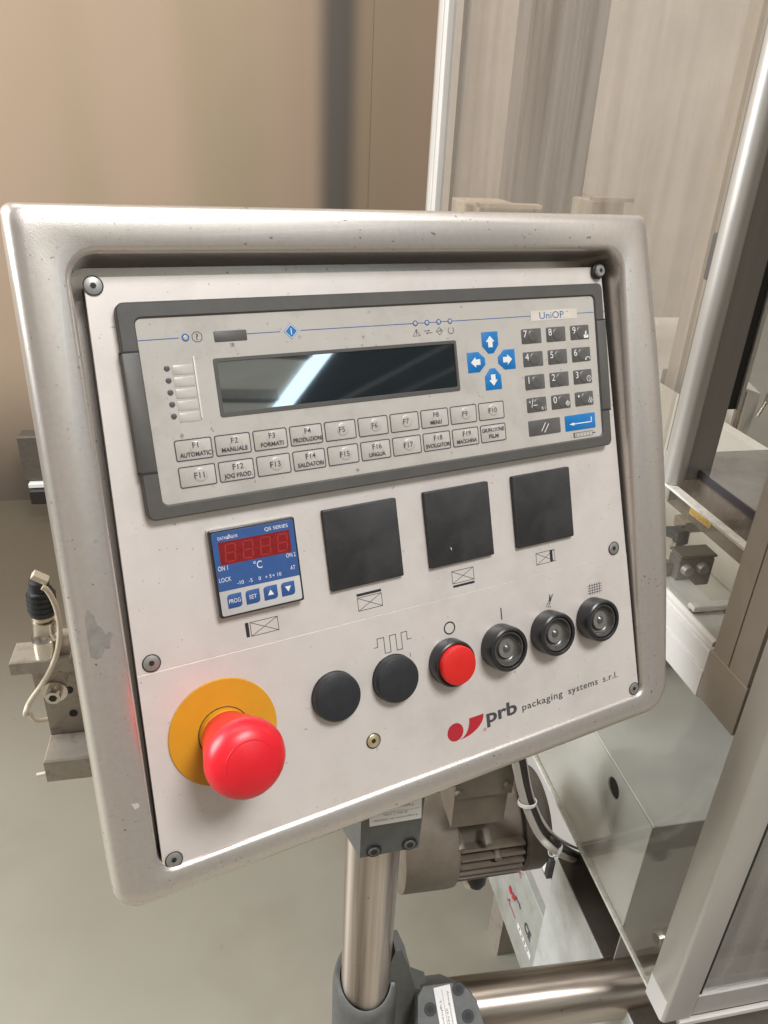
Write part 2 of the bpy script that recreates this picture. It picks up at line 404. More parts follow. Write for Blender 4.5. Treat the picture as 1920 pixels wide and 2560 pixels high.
def root(name, label, cat, x=0.0, y=0.0, z=0.0, group=None):       # thing mounted on the plate
    o = bpy.data.objects.new(name, None); COL.objects.link(o); o.empty_display_size = 0.02
    o.matrix_world = PM @ Matrix.Translation((x * 0.001, y * 0.001, z * 0.001))
    o['label'] = label; o['category'] = cat
    if group: o['group'] = group
    return o


def wroot(name, label, cat, loc, group=None):       # thing standing in the hall
    o = bpy.data.objects.new(name, None); COL.objects.link(o); o.empty_display_size = 0.05
    o.location = loc; o['label'] = label; o['category'] = cat
    if group: o['group'] = group
    return o


def part(name, mb, material, parent, loc=None, smooth=35, label=None):
    o = link(name, mb.mesh(name, smooth), material, parent, loc)
    if label: o['label'] = label
    return o


def wpart(name, mb, material, parent, smooth=35):   # world-coordinate mesh under a hall thing (parents are never rotated)
    base = Vector((0, 0, 0)); p = parent
    while p is not None: base += p.location; p = p.parent
    return part(name, mb, material, parent, -base, smooth)


def copy_tree(o, parent=None):
    c = o.copy(); COL.objects.link(c)
    if parent: c.parent = parent
    for ch in [k for k in ALL() if k.parent == o]: copy_tree(ch, c)
    return c


def ALL(): return list(COL.objects)


def struct(name, mb, material):
    o = link(name, mb.mesh(name, 0), material); o['kind'] = 'structure'; return o


# ------------------------------------------------------------------ setting
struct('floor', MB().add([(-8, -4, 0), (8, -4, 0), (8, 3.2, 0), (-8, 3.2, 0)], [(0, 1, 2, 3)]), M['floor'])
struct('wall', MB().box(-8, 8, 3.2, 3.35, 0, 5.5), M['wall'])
struct('end_wall', MB().box(-7, 2.4, -5.2, -5.0, 0, 3.6), M['inner'])
roof = MB()
n = 60
pts = []
for i in range(n + 1):
    x = 3.0 + 5.2 * i / n
    pts += [(x, 0.0), (x + 2.6 / n, 0.10)]
vs = []; fs = []
for px_, dz in pts: vs += [(px_ * 1.2, -14.5, 6.1 + dz * 1.6), (px_ * 1.2, -4.5, 6.1 + dz * 1.6)]
for i in range(len(pts) - 1): fs.append((2 * i, 2 * i + 1, 2 * i + 3, 2 * i + 2))
roof.add(vs, fs)
struct('roof', roof, M['roof'])
struct('dark_roof', MB().prism([(9.45, -14.5), (17, -14.5), (17, -3.5), (6.50, -3.5), (6.95, -5)], 6.06, 6.08), M['roof_d'])
sk = link('skylight', MB().add([(9.12, -14, 6.02), (9.66, -14, 6.02), (7.08, -5, 6.02), (6.74, -5, 6.02)], [(0, 1, 2, 3)]).mesh('skylight', 0), M['sky_pane']); sk['kind'] = 'structure'
tb = MB()
for y in (-7.6, -9.2): tb.box(3, 8.1 - (y + 9.2) * 0.25 - 0.5, y - 0.08, y + 0.08, 5.8, 5.98)
for k in range(2): tb.tube([(8.3 + 0.8 * k, -13, 5.9), (10.0 + 1.4 * k, -6.5, 5.9)], 0.05, 8)
o = link('roof_beam', tb.mesh('roof_beam'), M['inner_l']); o['kind'] = 'structure'

cbase = at(855, 260, 1, 3.1)
t = wroot('hall_column', 'soft grey vertical column against the beige wall above the panel', 'column', (cbase.x, 3.14, 0))
cb = MB()
arc = [(-0.125 + 0.25 * i / 16, 0.0592 - 0.002 * math.cos(math.pi * (i / 16 - 0.5))) for i in range(17)]
arc += [(0.125, 0.0598), (-0.125, 0.0598)]
cb.extrude(arc[::-1], 2, 0, 5.4)
part('shaft', cb, M['column'], t)

# ------------------------------------------------------------------ control panel enclosure and front plate
cp = root('control_panel', 'silver grey operator panel box with a pale front plate, tilted back on a steel pole', 'control panel')


def hrim(y): return 2.0 + 13.5 * (y + 178) / 318.0


def ring(cs, rads, zf, bulge=0.0, nc=8, ns=10):      # cs TL,TR,BR,BL (clockwise); returned counter-clockwise
    out = []
    for i in range(4):
        a, b, c = Vector(cs[i - 1]), Vector(cs[i]), Vector(cs[(i + 1) % 4]); r = rads[i]
        u, w = (a - b).normalized(), (c - b).normalized(); ang = u.angle(w); tl = r / math.tan(ang / 2)
        p0, p1 = b + u * tl, b + w * tl; ctr = b + (u + w).normalized() * (r / math.sin(ang / 2))
        a0 = math.atan2(p0.y - ctr.y, p0.x - ctr.x); a1 = math.atan2(p1.y - ctr.y, p1.x - ctr.x)
        while a1 > a0: a1 -= 2 * math.pi
        for k in range(nc + 1):
            t_ = a0 + (a1 - a0) * k / nc; out.append(Vector((ctr.x + r * math.cos(t_), ctr.y + r * math.sin(t_))))
        d = Vector(cs[(i + 2) % 4]); r2 = rads[(i + 1) % 4]
        u2, w2 = (b - c).normalized(), (d - c).normalized(); q = c + u2 * (r2 / math.tan(u2.angle(w2) / 2))
        for k in range(1, ns):
            e_ = p1.lerp(q, k / ns)
            if i == 1 and bulge: e_.x += bulge * math.sin(math.pi * k / ns)
            out.append(e_)
    return [(p.x, p.y, zf(p.y)) for p in reversed(out)]


def ex(cs, d): (a, b), (c, d_), (e_, f_), (g, h) = cs; return [(a - d, b + d), (c + d, d_ + d), (e_ + d, f_ - d), (g - d, h - d)]


PLT = [(-107.5, 132.6), (225.5, 130.6), (235.8, -180.5), (-115.6, -179.2)]
CI = [(-114.5, 141.5), (230.5, 139.5), (238.5, -178.5), (-117.5, -178)]
OU = [(-139, 164.5), (257, 162.5), (267, -198), (-142, -196)]
mb = P()
h = hrim
rs = [ring(ex(CI, -14), [3, 3, 3, 3], lambda y: -17.0), ring(ex(CI, -1.5), [9, 9, 5, 7], lambda y: -17.0), ring(ex(CI, -0.8), [12, 12, 6, 8], lambda y: -15.0),
      ring(ex(CI, -0.5), [13, 13, 6, 8], lambda y: h(y) - 5), ring(CI, [14, 14, 7, 9], lambda y: h(y) - 2.2),
      ring(ex(CI, 1.0), [15, 15, 8, 10], lambda y: h(y) - 0.8), ring(ex(CI, 2.6), [16, 16, 9, 11], lambda y: h(y)),
      ring(ex(OU, -8), [8, 8, 16, 12], lambda y: h(y) + 0.2, 5), ring(ex(OU, -4), [7, 7, 19, 13], lambda y: h(y) - 0.6, 7),
      ring(ex(OU, -1.2), [6, 6, 21, 14], lambda y: h(y) - 3.2, 8), ring(OU, [5, 5, 22, 14], lambda y: h(y) - 8, 9),
      ring(ex(OU, -1), [5, 5, 22, 14], lambda y: h(y) - 40, 9), ring(ex(OU, -16), [5, 5, 22, 14], lambda y: -92, 4)]
mb.rings(rs, False, True)
housing = part('housing', mb, M['silver'], cp, smooth=50)
# worn-through paint on the left rim
from_px = [(-133.0, -31), (-131.5, -27), (-129, -31), (-128.2, -36), (-126, -38), (-125.2, -42), (-123, -40.5), (-121.5, -42), (-123.5, -45.5), (-124, -49), (-126.5, -48.5), (-128.5, -52.5), (-131, -53), (-133.5, -51.5), (-133.6, -42)]
mbp = P(); mbp.add([(x, y, hrim(y) + 0.28) for x, y in from_px], [tuple(range(len(from_px)))])
part('worn_patch', mbp, M['chip'], housing)
mbp = P(); q = [(-126.5, -134), (-123, -134.6), (-122.4, -137), (-125, -138)]
mbp.add([(x, y, hrim(y) + 0.3) for x, y in q], [(0, 1, 2, 3)]); part('paint_chip', mbp, M['pocket'], housing)

SEAM = -69.6
part('plate_support', P().prism([p[:2] for p in ring(ex(PLT, -1.0), [4, 4, 4, 4], lambda y: 0)], -16.8, -2.1), M['black'], cp, smooth=20)
xl = lambda y: -107.5 - 8.1 * (132.6 - y) / 311.8
xr = lambda y: 225.5 + 10.3 * (130.6 - y) / 311.1
top = [(xl(SEAM), SEAM + 0.15), (xr(SEAM), SEAM - 0.3), (225.5, 127), (222, 130.6), (-104, 132.6), (-107.4, 129)]
part('front_plate', P().prism(top, -2.0, 0.0, 0.25), M['plate'], cp, smooth=20)
low = [(-112.0, -179.1), (232.5, -180.4), (235.7, -177), (xr(SEAM), SEAM - 0.3), (xl(SEAM), SEAM + 0.15), (-115.5, -175.5)]
part('front_plate', P().prism(low, -2.0, 0.13, 0.10), M['plate'], cp, smooth=20)

# screws
sm = P().lathe([(4.6, -1), (4.6, 0.15), (4.2, 0.34)], 28).mesh('screw')
so = P().flat(circ(0, 0, 1.55, 6), 0.40).mesh('socket', 0)
sr = P().flatring(circ(0, 0, 4.85, 28), circ(0, 0, 4.25, 28), 0.36).mesh('screw_edge', 0)
for i, (x, y) in enumerate(((-103.2, 128.4), (220.2, -64.4), (231.0, -173.3), (-104.6, -64.0), (-109.5, -174.6), (16.2, -146.0))):
    brass = i == 5
    k = 0.92 if brass else 1.0
    me = sm if not brass else P().lathe([(4.1, -1), (4.1, 0.3), (3.8, 0.5)], 28).mesh('screw')
    s = link('screw', me, M['brass'] if brass else M['screw'], cp, (x * 0.001, y * 0.001, 0.0003))
    if brass: s['label'] = 'brass countersunk screw below the two black caps'
    link('socket', so, M['dark'], s, (0, 0, 0.0002))
    link('screw_edge', sr, M['dark'], s, (0, 0, 0))
s = link('screw', P().lathe([(4.6, 0), (4.6, 1.6), (4.0, 1.9), (3.9, 4.4), (3.3, 5.0)], 24).mesh('screw'), M['screw'], cp, (0.2208, 0.1275, 0)); s['label'] = 'raised socket head screw on a black washer'
link('washer', P().lathe([(5.0, 0.1), (5.0, 2.4), (4.5, 2.8)], 24).mesh('washer'), M['black'], s, (0, 0, 0))
link('socket', P().flat(circ(0, 0, 1.5, 6), 5.06).mesh('socket', 0), M['dark'], s, (0, 0, 0))

# printed symbols on the plate
Z0, Z1 = 0.06, 0.20


def sym(name, mb, material='ink'): return part(name, mb, M[material], cp, smooth=0)


def xbox(x0, x1, y0, y1, bar, z=Z0):
    m_ = P().line([(x0, y0), (x1, y0), (x1, y1), (x0, y1), (x0, y0)], 0.35, z)
    m_.line([(x0, y0), (x1, y1)], 0.32, z + 0.01); m_.line([(x0, y1), (x1, y0)], 0.32, z + 0.02)
    m_.flat([(bar[0], bar[2]), (bar[1], bar[2]), (bar[1], bar[3]), (bar[0], bar[3])], z + 0.03)
    sym('printed_symbol', m_)


xbox(-49.6, -33.5, -63.1, -55.2, (-52.5, -50.5, -63.2, -54.9))
xbox(16.8, 32.9, -64.1, -56.1, (16.5, 33.0, -55.2, -53.6))
xbox(83.7, 100.1, -61.7, -53.7, (83.9, 100.2, -64.3, -62.8))
xbox(151.0, 166.8, -63.0, -55.0, (162.7, 165.0, -63.0, -55.0))
sym('printed_symbol', P().line([(24.1, -89), (26.4, -89), (26.4, -83.8), (31, -83.8), (31, -94), (35, -94), (35, -83.8), (39.3, -83.8), (39.3, -94.1), (43.1, -94.1), (43.1, -83.8), (47, -83.8), (47, -89), (49.8, -89)], 0.42, Z1))
sym('printed_symbol', P().flatring(circ(78.0, -89.3, 4.3, 36), circ(78.0, -89.3, 3.4, 36), Z1))
sym('printed_symbol', P().line([(118.6, -85.7), (118.6, -93.1)], 0.85, Z1))
mb = P()
for a, b in (((159.6, -85.3), (159.4, -92)), ((162.6, -85.5), (157.6, -94)), ((161.2, -86.2), (156.0, -93.2))): mb.line([a, b], 0.5, Z1); Z1 += 0.01
mb.flat(circ(159.4, -94, 0.5, 10), Z1); mb.flat([(159.0, -87), (160.5, -87), (160.1, -90), (159.2, -91)], Z1 + 0.01)
sym('printed_symbol', mb); Z1 = 0.20
mb = P()
for i in range(5): mb.line([(195.6 + 2.25 * i, -85.9), (195.6 + 2.25 * i, -93.6)], 0.42, Z1)
for i in range(4): mb.line([(193.8, -87.1 - 1.8 * i), (206.6, -87.1 - 1.8 * i)], 0.42, Z1 + 0.02)
sym('printed_symbol', mb)
sym('lettering', P().text('0', 26.6, -100.6, 2.7, Z1), 'grey_ink'); sym('lettering', P().text('1', 47.9, -100.6, 2.7, Z1), 'grey_ink')
sym('lettering', P().text('prb', 99.3, -160.2, 8.8, Z1, 'l', 25.2, bold=0.028), 'grey_ink')
sym('lettering', P().text('packaging', 128.8, -160.2, 4.6, Z1, 'l', 35.3, bold=0.012, space=1.1), 'grey_ink')
sym('lettering', P().text('systems', 169.4, -160.2, 4.6, Z1, 'l', 27.4, bold=0.012, space=1.1), 'grey_ink')
sym('lettering', P().text('s.r.l.', 201.8, -160.2, 4.6, Z1, 'l', 14.2, bold=0.012, space=1.1), 'grey_ink')
logo = P().flat(circ(74.6, -158.9, 6.1, 40), Z1)
arc1 = []; arc2 = []
for i in range(11):
    t_ = math.radians(90 * i / 10)
    arc1.append((97.4 - 19.5 * (1 - math.cos(t_)), -152.8 - 12.2 * math.sin(t_)))         # outer right curve
for i in range(11):
    t_ = math.radians(90 * (1 - i / 10))
    arc2.append((85.9 - 8.5 * (1 - math.cos(t_)), -152.8 - 11.9 * math.sin(t_)))
logo.flat((arc1 + arc2)[::-1], Z1)
sym('logo', logo, 'red_ink')
mb = P().flatring(circ(97.3, -164.0, 1.15, 20), circ(97.3, -164.0, 0.85, 20), Z1); mb.line([(96.8, -164.5), (97.8, -163.4)], 0.25, Z1 + 0.01)
sym('logo', mb, 'red_ink')

# ------------------------------------------------------------------ operator terminal
ot = root('operator_terminal', 'wide dark grey operator keypad terminal with a display across the top of the plate', 'operator terminal')
bo = rrect(-95.6, 219.8, 10.2, 119.1, 4.0); bi = rrect(-87.3, 212.2, 17.2, 111.2, 3.0)
part('bezel', P().frame(bo, bi, 0.0, 6.2, 0.7), M['bezel'], ot)
for x0, x1 in ((-96.3, -87.6), (212.6, 220.5)):
    part('side_insert', P().prism(rrect(x0, x1, 35.0, 94.6, 0.8, 2), 0.2, 6.5, 0.4), M['bezel'], ot)
    for y in (34.5, 95.1): part('joint', P().box(x0 - 0.15, x1 + 0.15, y - 0.45, y + 0.45, 0.3, 6.28), M['dark'], ot)
part('membrane', P().frame(rrect(-87.2, 212.1, 17.3, 111.1, 3.0), rrect(-49.4, 98.4, 60.2, 87.4, 0.5, 4), 0.5, 5.0), M['membrane'], ot, smooth=0)
ZM = 5.07
for a, b in (((-86.9, 100.4), (-66.8, 100.5)), ((-30.6, 100.5), (-12.2, 100.5)), ((0, 100.5), (70.9, 100.4)), ((74.3, 100.4), (79.0, 100.4)), ((82.5, 100.4), (87.2, 100.4)), ((90.6, 100.4), (95.2, 100.4)), ((98.6, 100.4), (158.2, 100.4)), ((197.3, 100.4), (212, 100.4))): part('blue_line', P().line([a, b], 0.42, ZM), M['blue_ink'], ot, smooth=0)
for x, y, r in ((-63.4, 100.5, 2.0), (72.6, 100.4, 1.7), (80.7, 100.4, 1.7), (88.9, 100.4, 1.7), (96.9, 100.4, 1.7)):
    g = part('indicator', P().flatring(circ(x, y, r, 24), circ(x, y, r * 0.66, 24), ZM), M['blue_ink'], ot, smooth=0)
    part('indicator_lens', P().lathe([(r * 0.66, 5.0), (r * 0.6, 5.2), (r * 0.3, 5.35)], 20, x, y), M['pad'], g)
oc = circ(-57.4, 100.5, 2.9, 8, math.pi / 8)
mb = P().flatring(oc, circ(-57.4, 100.5, 2.5, 8, math.pi / 8), ZM); mb.text('?', -57.4, 98.9, 3.2, ZM, bold=0.02)
part('icon', mb, M['grey_ink'], ot, smooth=0)
part('infrared_window', P().prism(rrect(-48.6, -30.9, 97.2, 102.8, 0.6, 2), 4.8, 5.2, 0.1), M['bezel'], ot)
part('lettering', P().text('IR', -39.2, 94.2, 2.1, ZM), M['grey_ink'], ot, smooth=0)
g = part('power_mark', P().prism([(-5.7 + 4.3, 100.4), (-5.7, 104.7), (-5.7 - 4.3, 100.4), (-5.7, 96.1)], 4.9, 5.12), M['blue_key'], ot, smooth=0)
mb = P().flatring([(-5.7 + 3.9, 100.4), (-5.7, 104.3), (-9.6, 100.4), (-5.7, 96.5)], [(-5.7 + 3.4, 100.4), (-5.7, 103.8), (-9.1, 100.4), (-5.7, 97.0)], 5.18)
mb.line([(-5.7, 98.9), (-5.7, 101.9)], 0.5, 5.18); part('lettering', mb, M['white_ink'], g, smooth=0)
mb = P().line([(72.8, 97.0), (75.2, 93.1), (70.4, 93.1), (72.8, 97.0)], 0.32, ZM); mb.line([(72.8, 96.0), (72.8, 94.2)], 0.5, ZM + 0.01)
part('icon', mb, M['grey_ink'], ot, smooth=0)
mb = P().line([(78.2, 95.6), (82.0, 95.6), (81.0, 96.2)], 0.35, ZM); mb.line([(83.6, 94.4), (79.6, 94.4), (80.6, 93.8)], 0.35, ZM + 0.01)
part('icon', mb, M['grey_ink'], ot, smooth=0)
mb = P().line([(88.9, 97.2), (91.2, 95.0), (88.9, 92.8), (86.6, 95.0), (88.9, 97.2)], 0.32, ZM); mb.line([(87.6, 95.0), (90.2, 95.0), (89.4, 95.8)], 0.35, ZM + 0.01)
part('icon', mb, M['grey_ink'], ot, smooth=0)
mb = P().line([(97.0 + 2.0 * math.sin(a), 95.0 - 2.0 * math.cos(a)) for a in [math.radians(-145 + 29 * i) for i in range(11)]], 0.38, ZM)
part('icon', mb, M['grey_ink'], ot, smooth=0)
g = part('name_sticker', P().prism(rrect(158.4, 196.9, 97.3, 103.6, 0.3, 1), 4.9, 5.12), M['sticker'], ot, smooth=0)
part('lettering', P().text('UniOP', 165.4, 98.2, 4.3, 5.16, 'l', 20.2), M['blue_ink'], g, smooth=0)
part('lettering', P().text('TM', 188.3, 101.6, 0.8, 5.16, 'c', 1.9), M['grey_ink'], g, smooth=0)
# display
do = rrect(-51.0, 99.9, 58.3, 89.0, 1.2, 2); di = rrect(-48.9, 98.0, 60.9, 87.0, 0.5, 2)
g = part('display', P().prism(offs(di, 0.2), 3.0, 4.6), M['display'], ot, smooth=0)
part('display_frame', P().frame(do, di, 4.4, 5.3, 0.2), M['bezel'], g)
# label pockets with lamps
mb = P()
for i in range(5):
    y = 84.7 - 6.05 * i
    k = part('status_lamp', P().lathe([(1.55, 5.0), (1.45, 5.2), (0.8, 5.35)], 16, -75.0, 85.8 - 6.05 * i), M['led'], ot)
    p = part('label_pocket', P().prism(rrect(-72.4, -61.6, y - 2.4, y + 2.4, 0.4, 2), 4.9, 5.18, 0.1), M['pocket'], ot)
part('painted_glint', P().prism(rrect(-61.3, -60.4, 59.0, 90.8, 0.3, 2), 4.9, 5.7, 0.3), M['white_ink'], ot)  # white strip painted in as the glint beside the pockets
# arrow keys
up = [(-6.2, 5.2), (-6.2, 13.7), (6.2, 13.7), (6.2, 5.2), (2.0, 0.4), (-2.0, 0.4)]
arrow = [(0, 11.2), (-3.3, 7.6), (-1.7, 7.6), (-1.7, 4.2), (1.7, 4.2), (1.7, 7.6), (3.3, 7.6)]
for ang, (kx, ky) in ((0, (125.0, 78.8)), (90, (120.5, 74.6)), (180, (125.0, 70.4)), (270, (129.5, 74.6))):
    c, s_ = math.cos(math.radians(ang)), math.sin(math.radians(ang))
    R2 = lambda p: (kx + p[0] * c - p[1] * s_, ky + p[0] * s_ + p[1] * c)
    g = part('arrow_key', P().prism([R2(p) for p in up][::-1], 4.9, 5.22, 0.12), M['blue_key'], ot)
    part('arrow', P().flat([R2(p) for p in arrow], 5.28), M['white_ink'], g, smooth=0)
# number keys
kb = P().prism(rrect(-8.0, 8.0, -4.7, 4.7, 0.8, 3), 0, 0.25, 0.12)
kb.lathe([(4.3, 0.15), (4.1, 0.42), (3.2, 0.62), (1.4, 0.72)], 20, 1.2, 0)
kme = kb.mesh('number_key', 60)
nk = [('7', 0, 0), ('8', 1, 0), ('9', 2, 0), ('4', 0, 1), ('5', 1, 1), ('6', 2, 1), ('1', 0, 2), ('2', 1, 2), ('3', 2, 2), ('+/-', 0, 3), ('0', 1, 3), ('.', 2, 3)]
KY = (87.85, 73.3, 58.6, 43.95)
for ch, cxi, ry in nk:
    x, y = 157.6 + 20.25 * cxi, KY[ry]
    g = link('number_key', kme, M['key'], ot, (x * 0.001, y * 0.001, 0.005))
    mb = P(); zt = 0.78
    if ch == '+/-': mb.text('+', -5.9, 0.9, 2.6, zt); mb.line([(-4.6, -1.2), (-3.4, 3.6)], 0.5, zt); mb.line([(-3.0, -0.2), (-0.2, -0.2)], 0.5, zt + 0.01); mb.text('R I', 4.9, -3.6, 2.0, zt)
    elif ch == '.': mb.flat(circ(-5.2, 2.0, 0.75, 12), zt)
    else: mb.text(ch, -5.3, -0.6, 4.3, zt)
    if ch == '9':
        mb.flat([(2.8, -3.9), (6.8, -3.9), (6.8, -1.6), (5.9, -1.6), (5.9, -2.2), (3.7, -2.2), (3.7, -1.6), (2.8, -1.6)], zt); mb.flat([(3.9, -1.9), (5.2, -1.9), (5.4, 0.6), (4.6, 0.9), (4.2, 0.2)], zt + 0.01)
    if ch == '6': mb.line([(3.2, -3.2), (3.6, -2.0), (6.4, -2.0), (6.4, -3.0)], 0.5, zt); mb.flat(circ(3.3, -3.2, 0.6, 10), zt + 0.01)
    if ch == '3': mb.flatring(circ(4.9, -1.5, 2.0, 20), circ(4.9, -1.5, 1.6, 20), zt); mb.line([(4.9, -0.4), (4.9, -1.5), (5.7, -2.2)], 0.35, zt)
    if ch == '0': mb.line([(4.0, -1.0), (5.2, 0.2), (6.8, -1.5), (5.2, -3.2), (4.0, -2.2)], 0.45, zt); mb.line([(3.6, -1.5), (5.6, -1.5), (4.9, -0.8)], 0.45, zt + 0.01)
    if ch == '.': mb.line([(3.0, -2.2), (4.6, 0.6)], 0.5, zt); mb.line([(4.2, -3.0), (6.0, 0.0)], 0.5, zt); mb.line([(5.6, -3.0), (6.6, -1.2)], 0.5, zt)
    part('lettering', mb, M['white_ink'], g, smooth=0)
g = part('clear_key', P().prism(rrect(149.5, 175.9, 23.9, 34.0, 0.8, 3), 4.9, 5.25, 0.12), M['key'], ot)
mb = P().line([(160.0, 26.6), (163.4, 31.6)], 0.55, 5.32); mb.line([(162.4, 25.6), (166.0, 30.6)], 0.55, 5.32); part('lettering', mb, M['white_ink'], g, smooth=0)
g = part('enter_key', P().prism(rrect(180.0, 206.5, 23.6, 34.0, 0.8, 3), 4.9, 5.25, 0.12), M['blue_key'], ot)
mb = P().line([(203.0, 31.0), (203.0, 28.0), (187.0, 28.0)], 0.65, 5.32); mb.flat([(183.4, 28.0), (187.6, 26.9), (187.6, 29.1)], 5.33); part('lettering', mb, M['white_ink'], g, smooth=0)
mb = P().line([(186.6, 18.8), (203.4, 18.8), (203.4, 21.8), (186.6, 21.8), (186.6, 18.8)], 0.3, ZM)
for i in range(5): mb.line([(189.4 + 2.8 * i, 18.8), (189.4 + 2.8 * i, 21.8)], 0.3, ZM + 0.01)
mb.line([(187.6, 19.0), (187.6, 21.6)], 0.9, ZM + 0.01); mb.line([(203.6, 20.3), (205.6, 20.3)], 0.7, ZM + 0.01)
part('icon', mb, M['grey_ink'], ot, smooth=0)
# function keys
fb = P().prism(rrect(-9.75, 9.75, -5.55, 5.55, 1.0, 3), -0.1, 0.16, 0.1)
fb.lathe([(3.9, 0.1), (3.6, 0.36), (2.6, 0.48), (1.0, 0.54)], 20, 1.6, 0.4)
fme = fb.mesh('function_key', 60)
fo = P().frame(rrect(-9.75, 9.75, -5.55, 5.55, 1.1, 3), rrect(-9.2, 9.2, -5.0, 5.0, 0.7, 3), 0.05, 0.24).mesh('key_outline', 0)
fl = P().lathe([(0.9, 0.16), (0.8, 0.24)], 12, -7.3, 3.4).mesh('key_lamp')
names = [[('F1', 'AUTOMATIC'), ('F2', 'MANUALE'), ('F3', 'FORMATI'), ('F4', 'PRODUZIONI'), ('F5', ''), ('F6', ''), ('F7', ''), ('F8', 'MENU'), ('F9', ''), ('F10', '')],
         [('F11', ''), ('F12', 'JOG PROD.'), ('F13', ''), ('F14', 'SALDATORI'), ('F15', ''), ('F16', 'LINGUA'), ('F17', ''), ('F18', 'SVOLGITORI'), ('F19', 'MACCHINA'), ('GIUNZIONE', 'FILM')]]
wid = {'AUTOMATIC': 16.6, 'MANUALE': 14.2, 'FORMATI': 13.0, 'PRODUZIONI': 17.2, 'MENU': 8.0, 'JOG PROD.': 15.6, 'SALDATORI': 15.6, 'LINGUA': 10.6, 'SVOLGITORI': 17.6, 'MACCHINA': 14.6, 'FILM': 7.0}
for r, yy in enumerate((43.85, 29.9)):
    for i, (a, b) in enumerate(names[r]):
        x = -67.4 + 20.98 * i
        g = link('function_key', fme, M['pad'], ot, (x * 0.001, yy * 0.001, 0.005))
        link('key_outline', fo, M['grey_ink'], g, (0, 0, 0))
        if a != 'GIUNZIONE': link('key_lamp', fl, M['bezel'] if i in (1, 2) else M['membrane'], g, (0, 0, 0))
        mb = P(); zt = 0.6
        if a == 'GIUNZIONE': mb.text(a, 0.0, 1.0, 2.3, zt, width=17.0, bold=0.008); mb.text(b, 0, -3.0, 2.3, zt, width=wid[b], bold=0.008)
        elif b: mb.text(a, 0.9, 0.6, 2.9, zt, bold=0.008); mb.text(b, 0.6, -3.6, 2.25, zt, width=wid[b], bold=0.012)
        else: mb.text(a, 0.8, -1.2, 3.0, zt, bold=0.008)
        part('lettering', mb, M['grey_ink'], g, smooth=0)

# ------------------------------------------------------------------ temperature controller
tcx, tcy = -42.2, -24.2
tr = root('temperature_controller', 'small square blue temperature controller with a dark red display window', 'temperature controller', tcx, tcy)
part('case', P().prism(rrect(-24.3, 24.3, -24.0, 24.0, 1.2, 3), 0, 5.4, 0.5), M['gloss_black'], tr)
part('side_shell', P().prism(rrect(-24.5, 24.5, -23.6, 24.3, 0.8, 3), 0, 2.6), M['ctrl_grey'], tr)
part('keypad_face', P().prism(rrect(-23.1, 23.1, -22.9, 22.7, 1.2, 3), 5.0, 5.6, 0.1), M['ctrl_grey'], tr)
bl = [(-23.1, -9.2), (23.1, -9.2)] + rrect(-23.1, 23.1, -9.2, 22.7, 1.2, 3)[:8]
part('blue_face', P().flat(bl, 5.66), M['ctrl_blue'], tr, smooth=0)
g = part('display_window', P().prism(rrect(-20.1, 20.3, 4.9, 17.4, 0.3, 1), 5.3, 5.74), M['red_win'], tr, smooth=0)
mb = P(); zt = 5.8
for i in range(4):
    bx, by = -17.2 + 9.9 * i, 6.3
    A, B, Cc, D, E_, F_ = (bx, by), (bx + 5.4, by), (bx + 0.4, by + 4.7), (bx + 5.8, by + 4.7), (bx + 0.8, by + 9.4), (bx + 6.2, by + 9.4)
    for s1, s2 in ((A, B), (Cc, D), (E_, F_), (A, Cc), (B, D), (Cc, E_), (D, F_)):
        s1, s2 = Vector(s1), Vector(s2); dd = (s2 - s1).normalized() * 0.7; mb.line([s1 + dd, s2 - dd], 0.75, zt)
part('segments', mb, M['red_seg'], g, smooth=0)
mb = P(); zt = 5.72
mb.text('QS SERIES', 6.3, 19.0, 1.9, zt, 'l', 13.6)
mb.text('DATASENSOR', -19.9, 18.6, 1.6, zt, 'l', 11.0)
mb.line([(-14.6, 18.6), (-13.6, 20.9), (-12.6, 18.8)], 0.25, zt + 0.02)
mb.text('ON 1', -22.0, 2.0, 2.5, zt, 'l', 5.3); mb.text('ON 2', 16.7, 2.0, 2.3, zt, 'l', 5.5)
mb.text('C', -0.6, -0.6, 4.0, zt, 'l', 3.0); mb.flatring(circ(-1.7, 3.0, 0.7, 14), circ(-1.7, 3.0, 0.42, 14), zt)
mb.text('AT', 18.2, -5.2, 2.2, zt, 'l', 2.9); mb.text('LOCK', -22.3, -4.2, 2.3, zt, 'l', 6.6)
for s_, x in (('-10', -10.9), ('-5', -5.2), ('0', 0.0), ('+ 5', 4.9), ('+ 10', 9.9)): mb.text(s_, x, -7.2, 2.0, zt)
part('lettering', mb, M['white_ink'], tr, smooth=0)
